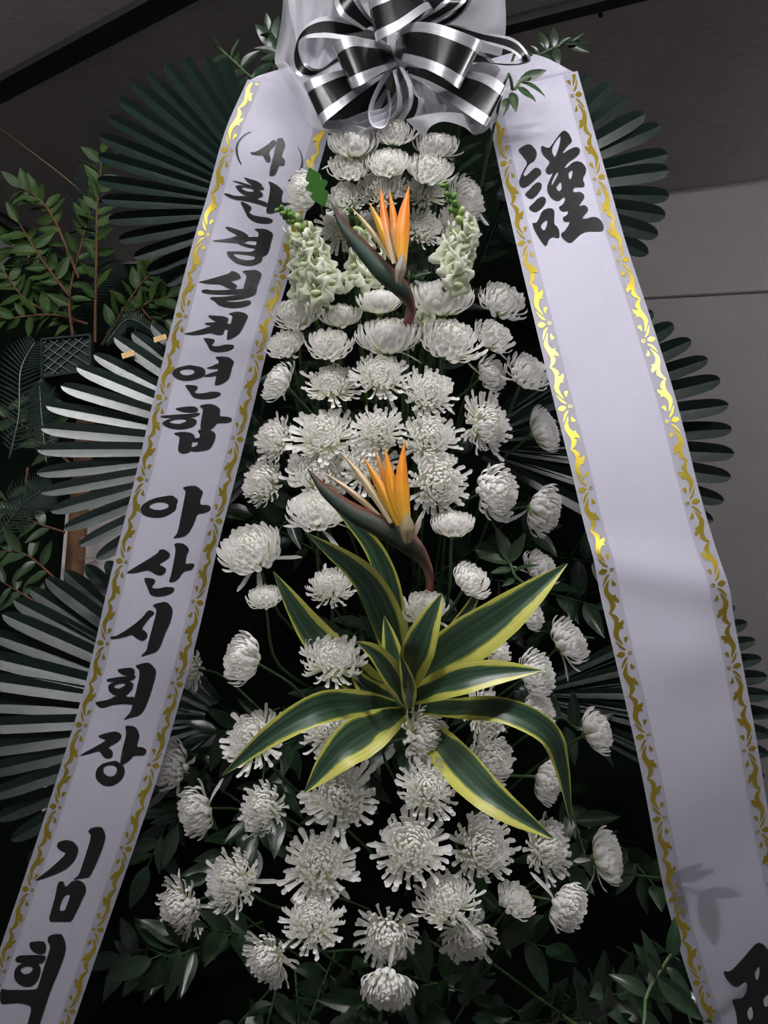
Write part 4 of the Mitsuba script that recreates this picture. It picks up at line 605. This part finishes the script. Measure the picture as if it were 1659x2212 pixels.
for i, (x, y, text) in enumerate([(277, 766, 'tan masking tape scrap on a leaflet beside the left ribbon, lower one'), (346, 731, 'tan masking tape scrap on a leaflet beside the left ribbon, upper one')]):
    c = at(x, y, 0.183); m = box(c+[-0.011, -0.001, -0.005], c+[0.011, 0.001, 0.005]); m.apply_transform(trimesh.transformations.rotation_matrix(-0.3, [0, 1, 0], c)); key = obj('tape_scrap', mikit.ply(m, 'm_tape')); tag(key, text, 'tape')
# ------------------------------------------------------------------ variegated dracaena rosette
def px_leaf(key, path, width, Y, name='leaf', mt='m_dracaena', fold=0.22, twist=0.0, prof=None, label=None, ends=(0.35, 0.03), margin=(1.0, 0.0)):
    p = np.array(path, float); n = 26; s = smoothcurve(p[:, :2], n); dep = smoothcurve(np.c_[np.linspace(0, 1, len(p)), Y if np.ndim(Y) else [Y]*len(p)], n)[:, 1]
    c = at(s[:, 0], s[:, 1], dep); t = np.linspace(0, 1, n); d = unit(np.gradient(c, axis=0)); view = unit(EYE-c); side = unit(np.cross(d, view)); nn = np.cross(side, d)
    a = twist*t; side = side*np.cos(a)[:, None]+nn*np.sin(a)[:, None]; nn = np.cross(side, d)
    w = np.interp(t, [0, .12, .3, .5, .7, .85, 1], prof if prof is not None else [ends[0], .62, .92, 1, .80, .48, ends[1]])*width/2*per_px(*s[n//2], dep[n//2])
    u = np.linspace(-1, 1, 9); bump = nn[:, None]*((fold*np.abs(u))[None, :, None]*w[:, None, None]); m, uv = strip(c, w[:, None]*side, bump=bump, m=9); uv[:, 0] = 0.5+(uv[:, 0]-0.5)*margin[0]+margin[1]
    return obj(name, mikit.ply(m, mt, smooth=True, uv=uv), key, label)
key = thing('dracaena_rosette', 'rosette of long green leaves with yellow margins in the middle of the chrysanthemums', 'foliage plant')
DR = [([(868,1500),(960,1420),(1090,1330),(1225,1218)], 104, (-.10,-.18,-.22,-.24), .25, .15), ([(872,1515),(960,1478),(1060,1455),(1170,1448)], 70, (-.10,-.20,-.23,-.24), .25, .3), ([(880,1530),(980,1530),(1090,1535),(1180,1580),(1212,1650),(1235,1785)], 58, (-.08,-.16,-.21,-.22,-.20,-.16), .25, .0),
 ([(880,1545),(960,1620),(1060,1720),(1195,1812)], 86, (-.08,-.13,-.20,-.24), .2, -.2), ([(872,1540),(800,1580),(735,1625),(658,1712)], 94, (-.10,-.19,-.23,-.24), .2, .15), ([(868,1530),(780,1520),(690,1530),(590,1585),(480,1675)], 70, (-.08,-.16,-.21,-.23,-.22), .25, .1),
 ([(860,1515),(770,1460),(680,1370),(590,1235)], 80, (-.06,-.10,-.12,-.15), .25, 0), ([(872,1490),(850,1380),(790,1250),(660,1150)], 72, (-.09,-.15,-.19,-.22), .25, .1), ([(872,1480),(855,1330),(810,1190),(708,1076)], 50, (-.07,-.12,-.16,-.20), .3, .0),
 ([(872,1500),(895,1430),(920,1360),(955,1282)], 74, (-.11,-.20,-.23,-.24), .3, .1), ([(885,1530),(862,1480),(815,1415),(768,1385)], 48, (-.12,-.20,-.24,-.26), .3, -.2), ([(885,1530),(882,1480),(865,1415)], 34, (-.14,-.21,-.24), .4, 0),
 ([(870,1500),(950,1400),(1010,1320),(1046,1248)], 30, (-.06,-.09,-.10,-.12), .3, 0), ([(872,1510),(852,1470),(845,1400),(830,1330)], 50, (-.10,-.16,-.18,-.19), .3, 0), ([(868,1510),(800,1490),(755,1440)], 46, (-.07,-.10,-.11), .3, 0)]
MG = [(1, .09), (1.1, 0), (.82, .02), (1, .10), (1, -.10), (.82, 0), (.84, .06), (.84, .07), (.8, .03), (1, .05), (1.1, .1), (1, 0), (.9, 0), (1, 0), (1, 0)]
for (path, w, Y, fo, tw), mg in zip(DR, MG): px_leaf(key, path, w, np.array(Y), fold=fo, twist=tw, margin=mg)
s0 = at(870, 1520, -0.07); obj('stem', mikit.ply(tube(smoothcurve([s0+[0, -0.03, 0], s0+[0, 0.15, -0.03], [s0[0], PY+0.005, s0[2]-0.08]], 10), 0.010, 10), 'm_stem', smooth=True), key)

# ------------------------------------------------------------------ birds of paradise
def lance(key, base, tip, width, Y0, Y1, ca, cb, bend=0.0, name='sepal', label=None):
    b, e = np.array(base, float), np.array(tip, float); pn = np.array([-(e-b)[1], (e-b)[0]])*bend; n = 18; t = np.linspace(0, 1, n)
    s = b+(e-b)*t[:, None]+pn*np.sin(math.pi*t)[:, None]; c = at(s[:, 0], s[:, 1], Y0+(Y1-Y0)*t); d = unit(np.gradient(c, axis=0)); view = unit(EYE-c); side = unit(np.cross(d, view)); nn = np.cross(side, d)
    w = np.interp(t, [0, .2, .45, .7, 1], [.45, .75, 1, .68, .04])*width*0.44*per_px(*e, Y1); u = np.linspace(-1, 1, 7)
    m, uv = strip(c, w[:, None]*side, bump=nn[:, None]*((0.7*(1-np.abs(u)))[None, :, None]*w[:, None, None]), m=7)
    k = np.clip(t*1.7-0.1, 0, 1)[:, None, None]; edge = (np.abs(u)[None, :, None] > 0.8)*0.5
    col = (1-k)*np.array(ca)+k*np.array(cb); col = col*(1-edge)+edge*np.array([0.40, 0.10, 0.02]); col = np.broadcast_to(col, (n, 7, 3))
    obj(name, mikit.ply(m, 'm_colored', smooth=True, color=col.reshape(-1, 3)), key, label)
def bract(key, path, radii, Y, label):
    p = np.array(path, float); n = 40; s = smoothcurve(p, n); t = np.linspace(0, 1, n); r = np.interp(t, np.linspace(0, 1, len(radii)), radii)*per_px(*p[len(p)//2], Y[len(p)//2])
    c = at(s[:, 0], s[:, 1], np.interp(t, np.linspace(0, 1, len(Y)), Y)); m = tube(c, r, 14, flat=0.8); v = m.vertices; idx = np.minimum(np.arange(len(v))//14, n-1); idx[-2:] = [0, n-1]
    d = unit(np.gradient(c, axis=0)); up = unit(np.cross(d, [0, -1, 0])); up *= np.sign(up[:, 2:3]+1e-9); h = np.einsum('ij,ij->i', v-c[idx], up[idx])/np.maximum(r[idx], 1e-6)
    k = np.clip(0.9*np.clip((h-0.35)/0.65, 0, 1)+np.clip((t[idx]-0.55)*3.2, 0, 1)*0.9, 0, 1)[:, None]; g0 = np.array([0.018, 0.034, 0.024]); r0 = np.array([0.24, 0.040, 0.028])
    k = np.clip(k+0.25*(meshkit.noise(v*60)[:, None]-0.5), 0, 1); obj('bract', mikit.ply(m, 'm_bract', smooth=True, color=(1-k)*g0+k*r0), key, label)
OR, YE, CR, RE = [.82, .21, .012], [.66, .42, .035], [.62, .55, .34], [.62, .17, .03]
key = thing('bird_of_paradise', 'orange bird of paradise flower with red green bract among the snapdragons, upper of two', 'flower')
bract(key, [(716,438),(745,492),(785,540),(830,590),(868,625),(887,662),(880,705),(876,740)], [1, 13, 20, 24, 22, 13, 10.5, 9], np.array([-.24,-.24,-.238,-.235,-.23,-.2,-.1,.05]), 'pointed dark green and red bract with a red neck')
for b, e, w, d0, d1, ca, cb, bd in [((845,560),(757,446),15,-.25,-.26,CR,[.5,.38,.2],.02),((850,565),(797,436),23,-.255,-.27,YE,[.70,.36,.03],.02),((852,570),(822,404),25,-.26,-.27,CR,OR,-.02),((866,575),(841,408),24,-.265,-.28,CR,[.75,.24,.02],.0),((870,580),(884,402),38,-.27,-.285,[.72,.40,.04],OR,-.04),((862,570),(846,450),12,-.265,-.272,CR,CR,0)]: lance(key, b, e, w, d0, d1, ca, cb, bd)
lance(key, (868,572), (852,448), 20, -.262, -.27, [.30,.28,.36], [.16,.13,.22], 0, 'inner_petal', 'grey violet inner petal'); lance(key, (860,610), (872,545), 30, -.275, -.30, [.5,.4,.3], [.62,.58,.5], 0, 'white_base', 'whitish petal base')
e0 = at(876, 740, 0.05); obj('stem', mikit.ply(tube(smoothcurve([e0, e0+[0, 0.15, -0.10], [0.02, PY+0.005, e0[2]-0.15]], 12), 0.006, 8), 'm_stem', smooth=True), key)
key = thing('bird_of_paradise', 'orange bird of paradise flower above the variegated rosette, lower of two', 'flower')
bract(key, [(664,1012),(705,1062),(765,1108),(830,1140),(885,1175),(918,1215),(928,1260),(920,1310)], [1, 14, 22, 28, 27, 16, 11, 10], np.array([-.25,-.25,-.248,-.245,-.24,-.2,-.12,.0]), 'pointed dark green and red bract with a red neck')
for b, e, w, d0, d1, ca, cb, bd in [((830,1125),(694,1018),17,-.25,-.26,CR,[.55,.42,.28],.03),((845,1130),(735,976),22,-.26,-.27,CR,[.58,.45,.25],.03),((862,1135),(783,985),27,-.265,-.275,YE,[.72,.30,.03],.02),((868,1140),(808,968),22,-.262,-.27,YE,[.60,.26,.04],.0),((875,1140),(832,966),33,-.27,-.28,YE,[.80,.30,.02],-.03),((882,1150),(874,952),38,-.275,-.29,[.72,.42,.04],[.80,.28,.015],-.05),((870,1140),(840,1020),18,-.268,-.28,CR,RE,0)]: lance(key, b, e, w, d0, d1, ca, cb, bd)
lance(key, (895,1160), (912,1105), 16, -.262, -.265, [.3,.2,.2], [.45,.42,.38], 0, 'inner_petal', 'small greyish inner petal'); lance(key, (880,1172), (880,1105), 40, -.285, -.31, [.5,.4,.25], [.62,.52,.3], 0, 'white_base', 'whitish petal base')
e0 = at(920, 1310, 0.0); obj('stem', mikit.ply(tube(smoothcurve([e0, e0+[0, 0.2, -0.08], [0.03, PY+0.005, e0[2]-0.15]], 12), 0.006, 8), 'm_stem', smooth=True), key)

# ------------------------------------------------------------------ snapdragons
def floret(seed):
    g = np.random.default_rng(seed); m = 40; th = np.arange(m)*2*np.pi/m; rows = []; rim = 1+0.30*np.cos(5*th+0.4)+0.12*np.cos(8*th+seed)+g.normal(0, 0.06, m)
    for s, r, z in [(0, .10, 0), (.1, .20, .08), (.3, .22, .30), (.5, .24, .52), (.65, .33, .66), (.8, .46, .74), (.92, .56, .70), (1, .60, .60)]:
        low = np.clip(-np.sin(th), 0, 1); up = np.clip(np.sin(th), 0, 1); k = s**3
        rr = r*(1+k*(rim-1)); zz = z+k*(0.10*up-0.28*low+0.07*np.sin(4*th+seed)); rows.append(np.stack([rr*np.cos(th), zz, rr*np.sin(th)*(0.95)-0.16*low*s*s], 1))
    v = np.vstack(rows); t = np.repeat(np.linspace(0, 1, 8), m)[:, None]; c = (1-t)*np.array([.42, .52, .20])+t*np.array([.88, .89, .80])
    lip = trimesh.creation.icosphere(2, 0.15); lv = lip.vertices*[1.5, 0.7, 0.7]+[0, 0.62, -0.14]; lc = np.tile([.80, .83, .60], (len(lv), 1))
    return mikit.ply(mesh(np.vstack([v, lv]), np.vstack([grid_faces(8, m, True), lip.faces+len(v)])), 'm_petal', smooth=True, color=np.vstack([c, lc]))
FL = [floret(s) for s in (1, 2, 3)]
bud = trimesh.creation.icosphere(2, 0.5); bud.vertices = bud.vertices*np.array([0.62, 1, 0.62])*(1-0.25*bud.vertices[:, 1:2])+[0, 0.45, 0]
bc = np.clip(bud.vertices[:, 1:2], 0, 1); BUDG = mikit.ply(bud, 'm_colored', smooth=True, color=(1-bc)*np.array([.05, .13, .02])+bc*np.array([.11, .22, .045])); BUDL = mikit.ply(bud, 'm_colored', smooth=True, color=(1-bc)*np.array([.10, .2, .03])+bc*np.array([.42, .50, .22]))
def snapdragon(label, path, Y, nb, nf, seed, size=0.031):
    g = np.random.default_rng(seed); p = np.array(path, float); c = smoothcurve(at(p[:, 0], p[:, 1], np.linspace(Y-0.02, Y+0.04, len(p))), 40); key = thing('snapdragon', label, 'flower')
    end = np.array([c[-1][0]*0.6, PY+0.005, c[-1][2]-0.12]); obj('stem', mikit.ply(tube(np.vstack([c, smoothcurve([c[-1], c[-1]*0.6+end*0.4+[0, 0.03, 0.02], end], 12)[1:]]), np.linspace(0.0016, 0.0035, 51), 7), 'm_stem_l', smooth=True), key)
    tan = unit(np.gradient(c, axis=0)); fb = nb/(nb+1.7*nf)
    for i in range(nb+nf):
        isb = i < nb; s = (i+0.3)/nb*fb if isb else fb+(i-nb+0.4)/nf*(0.97-fb); j = int(s*39); a = i*2.4; view = unit(EYE-c[j]); sd = unit(np.cross(tan[j], view)); out = math.cos(a)*sd+(0.35+0.65*abs(math.sin(a)))*view if not isb else math.cos(a)*sd+math.sin(a)*view
        if isb: k = 0.010+0.008*s/fb; obj('bud', {**(BUDG if s < fb*0.7 else BUDL), 'to_world': frame_tf(c[j], unit(out-0.75*tan[j]), -view, k)}, key)
        else: obj('floret', {**FL[i % 3], 'to_world': frame_tf(c[j]+out*0.004, unit(out-0.25*tan[j]+g.normal(0, 0.15, 3)), np.array([0, 0, 1.0])+0.3*view, size*(0.8+0.3*g.random())*(0.75+0.35*(s-fb)/(1-fb)))}, key)
mat('m_stem_l', (0.06, 0.14, 0.025), 0.5, 0.4)
snapdragon('pale snapdragon spike leaning over the left ribbon with green buds at its tip', [(606,452),(640,480),(668,530),(690,600),(705,660)], -0.17, 13, 12, 1)
snapdragon('pale snapdragon spike beside the left ribbon, behind the leaning one', [(655,478),(660,540),(668,600),(672,650)], -0.13, 5, 9, 2)
snapdragon('pale snapdragon spike behind the bract of the upper bird of paradise', [(748,432),(775,480),(795,540),(790,600),(770,640)], -0.14, 10, 8, 3)
snapdragon('pale snapdragon spike right of the upper bird of paradise', [(962,402),(985,450),(1000,500),(985,560),(960,620)], -0.19, 12, 9, 4)
snapdragon('short pale snapdragon spike peeping out below the red neck of the upper bird of paradise', [(905,590),(910,650),(915,700),(915,740)], -0.04, 3, 6, 5)

# ------------------------------------------------------------------ the bow
key = thing('ribbon_bow', 'large black and silver striped bow with white organza on top of the wreath', 'bow')
def bow_strip(name, rows, mt, n=60, m=13, label=None, folds=0.0):
    r = np.array([list(q)+[q[4]]*(6-len(q)) for q in rows], float); s = smoothcurve(r, n)
    A = at(560+s[:, 0]/2.1545, s[:, 1]/2.1545, s[:, 4]); B = at(560+s[:, 2]/2.1545, s[:, 3]/2.1545, s[:, 5]); m = 41 if folds else m; uu, tt = np.meshgrid(np.linspace(0, 1, m), np.linspace(0, 1, n)); e = len(rows)*1.7
    bump = (folds*(np.sin(uu*15+2.2*np.sin(tt*4+e)+e)+0.5*np.sin(uu*27+tt*5+2*e))*(0.25+0.75*np.sin(math.pi*np.clip(tt, 0.02, 0.98))))[..., None]*np.array([0.1, -1, 0.3])
    m_, uv = strip((A+B)/2, (B-A)/2, m=m, bump=bump)
    obj(name, mikit.ply(m_, mt, smooth=True, uv=uv), key, label)
O = 'sheer white organza'
bow_strip('organza_panel', [(230,-330,380,-330,-.08),(130,-110,430,-110,-.10),(100,120,420,80,-.12,-.10),(72,285,430,240,-.15,-.09),(95,335,450,330,-.15,-.11),(190,480,490,440,-.14,-.12),(240,570,530,520,-.15,-.13),(310,608,560,600,-.16,-.14)], 'm_organza', label=O, folds=0.009)
bow_strip('organza_panel', [(520,-330,1010,-310,-.07),(430,-100,1138,-90,-.09),(430,60,1142,40,-.07,-.10),(440,220,1146,150,-.06,-.11),(520,280,1130,250,-.07,-.10)], 'm_organza', label=O, folds=0.009)
bow_strip('organza_panel', [(700,250,690,330,-.12),(860,280,840,420,-.13,-.16),(1050,298,930,540,-.12,-.17),(1200,300,1010,622,-.13,-.16),(1256,300,1100,560,-.14,-.15)], 'm_organza', label=O, folds=0.009)
bow_strip('organza_panel', [(690,300,770,320,-.15),(710,400,850,430,-.17,-.19),(738,490,960,520,-.19,-.2),(690,560,985,570,-.21,-.19)], 'm_organza', label=O, folds=0.009)
bow_strip('organza_cuff', [(680,556,770,642,-.215,-.23),(760,535,795,592,-.235,-.245),(860,522,860,566,-.235,-.24),(950,532,950,590,-.22,-.225),(990,580,1010,628,-.19,-.2),(1040,520,1050,560,-.17)], 'm_organza', label=O+' turned up at its hem')
bow_strip('organza_hem', [(290,560,300,604,-.17),(420,560,430,628,-.2,-.21),(540,545,550,608,-.2,-.21),(610,480,640,560,-.18),(690,330,705,470,-.16)], 'm_organza', label=O, folds=0.009)
bow_strip('organza_panel', [(260,-300,500,-300,-.1),(130,-100,560,-80,-.16,-.12),(140,60,520,100,-.18,-.14),(170,200,470,210,-.17,-.14),(170,350,430,330,-.16,-.14)], 'm_organza', label=O, folds=0.009)
S = 'black ribbon loop with silver edges'
for rows in [
 [(600,150,600,210,-.16),(450,100,430,190,-.17),(310,75,300,175,-.18),(205,130,205,182,-.19),(157,250,188,215,-.20,-.21),(165,335,225,300,-.21,-.22),(240,358,290,318,-.21),(370,290,390,245,-.18),(520,220,520,190,-.15)],
 [(560,320,620,330,-.15),(400,325,500,415,-.22),(290,350,390,500,-.25),(205,390,295,590,-.235),(270,430,420,596,-.19),(420,400,540,540,-.16),(560,330,600,430,-.14)],
 [(640,220,650,300,-.16),(520,188,560,345,-.24),(412,166,490,388,-.27),(340,215,430,415,-.25),(390,260,480,390,-.2),(520,260,560,340,-.16)],
 [(540,170,570,140,-.15),(450,120,500,60,-.18),(375,70,455,-20,-.2),(350,-10,440,-60,-.2),(390,-70,490,-100,-.18),(560,-20,580,-40,-.15)],
 [(640,180,650,240,-.15),(540,60,570,215,-.2),(510,0,550,192,-.24),(600,-40,660,132,-.26),(700,-90,785,45,-.25),(745,-60,800,60,-.2),(700,60,700,180,-.15)],
 [(700,140,700,170,-.13),(880,115,860,140,-.15),(1050,150,1030,195,-.17),(1180,178,1160,235,-.18),(1245,240,1215,275,-.18),(1252,292,1190,298,-.17),(1120,302,1040,290,-.16),(1020,235,960,300,-.14),(800,200,760,250,-.12)],
 [(660,290,660,340,-.15),(880,320,780,400,-.19),(1060,345,920,500,-.22),(1150,408,1055,588,-.22),(1090,400,1000,540,-.18),(900,360,820,420,-.15)],
 [(620,190,620,260,-.16),(690,112,680,290,-.24),(800,105,780,325,-.28),(920,140,860,365,-.28),(1030,190,930,415,-.25),(1000,240,900,380,-.2),(800,240,780,310,-.16),(650,230,650,260,-.14)],
 [(640,170,690,160,-.15),(740,90,830,95,-.2),(850,20,950,20,-.22),(900,-60,1000,-80,-.22)],
 [(660,170,700,180,-.13),(800,110,850,130,-.16),(900,60,960,50,-.17),(930,-40,1010,-60,-.17)]]: bow_strip('striped_loop', rows, 'm_bow', label=S)
for rows in [[(610,300,630,310,-.19,-.15),(548,400,570,410,-.22,-.17),(507,510,530,505,-.23,-.18),(525,585,545,560,-.23,-.18),(585,590,590,565,-.23,-.18),(615,500,600,490,-.22,-.17),(605,420,590,420,-.2,-.16)],
             [(620,330,640,320,-.2,-.16),(640,420,660,410,-.22,-.17),(640,500,665,500,-.23,-.18),(600,560,625,570,-.22,-.18)],
             [(650,310,670,310,-.18,-.15),(690,400,715,390,-.2,-.16),(690,480,712,490,-.2,-.16),(640,560,660,580,-.2,-.17)]]: bow_strip('narrow_loop', rows, 'm_white_satin', label='narrow white satin loop')
mat('m_white_satin', (0.6, 0.6, 0.64), 0.35, 0.5)
bow_strip('striped_loop', [(640,170,600,190,-.15),(470,-60,560,20,-.2),(330,-190,470,-110,-.22),(300,-270,420,-260,-.2),(420,-240,520,-220,-.17),(600,-40,620,0,-.14)], 'm_bow', label=S)
bow_strip('striped_loop', [(640,170,690,190,-.15),(800,-70,900,0,-.2),(960,-200,1060,-110,-.22),(960,-280,1100,-250,-.2),(850,-230,960,-220,-.17),(680,-40,720,0,-.14)], 'm_bow', label=S)
kn = trimesh.creation.icosphere(3, 0.026); kn.vertices *= [1.1, 0.8, 1.1]; kn.apply_translation(at(852, 112, -0.16)); obj('knot', mikit.ply(kn, 'm_bow_back', smooth=True), key)
e0 = at(852, 118, -0.15); obj('tie_wire', mikit.ply(tube(smoothcurve([e0, e0+[0, 0.3, -0.08], [0.0, PY+0.02, 2.14]], 10), 0.003, 6), 'm_stem', smooth=True), key)
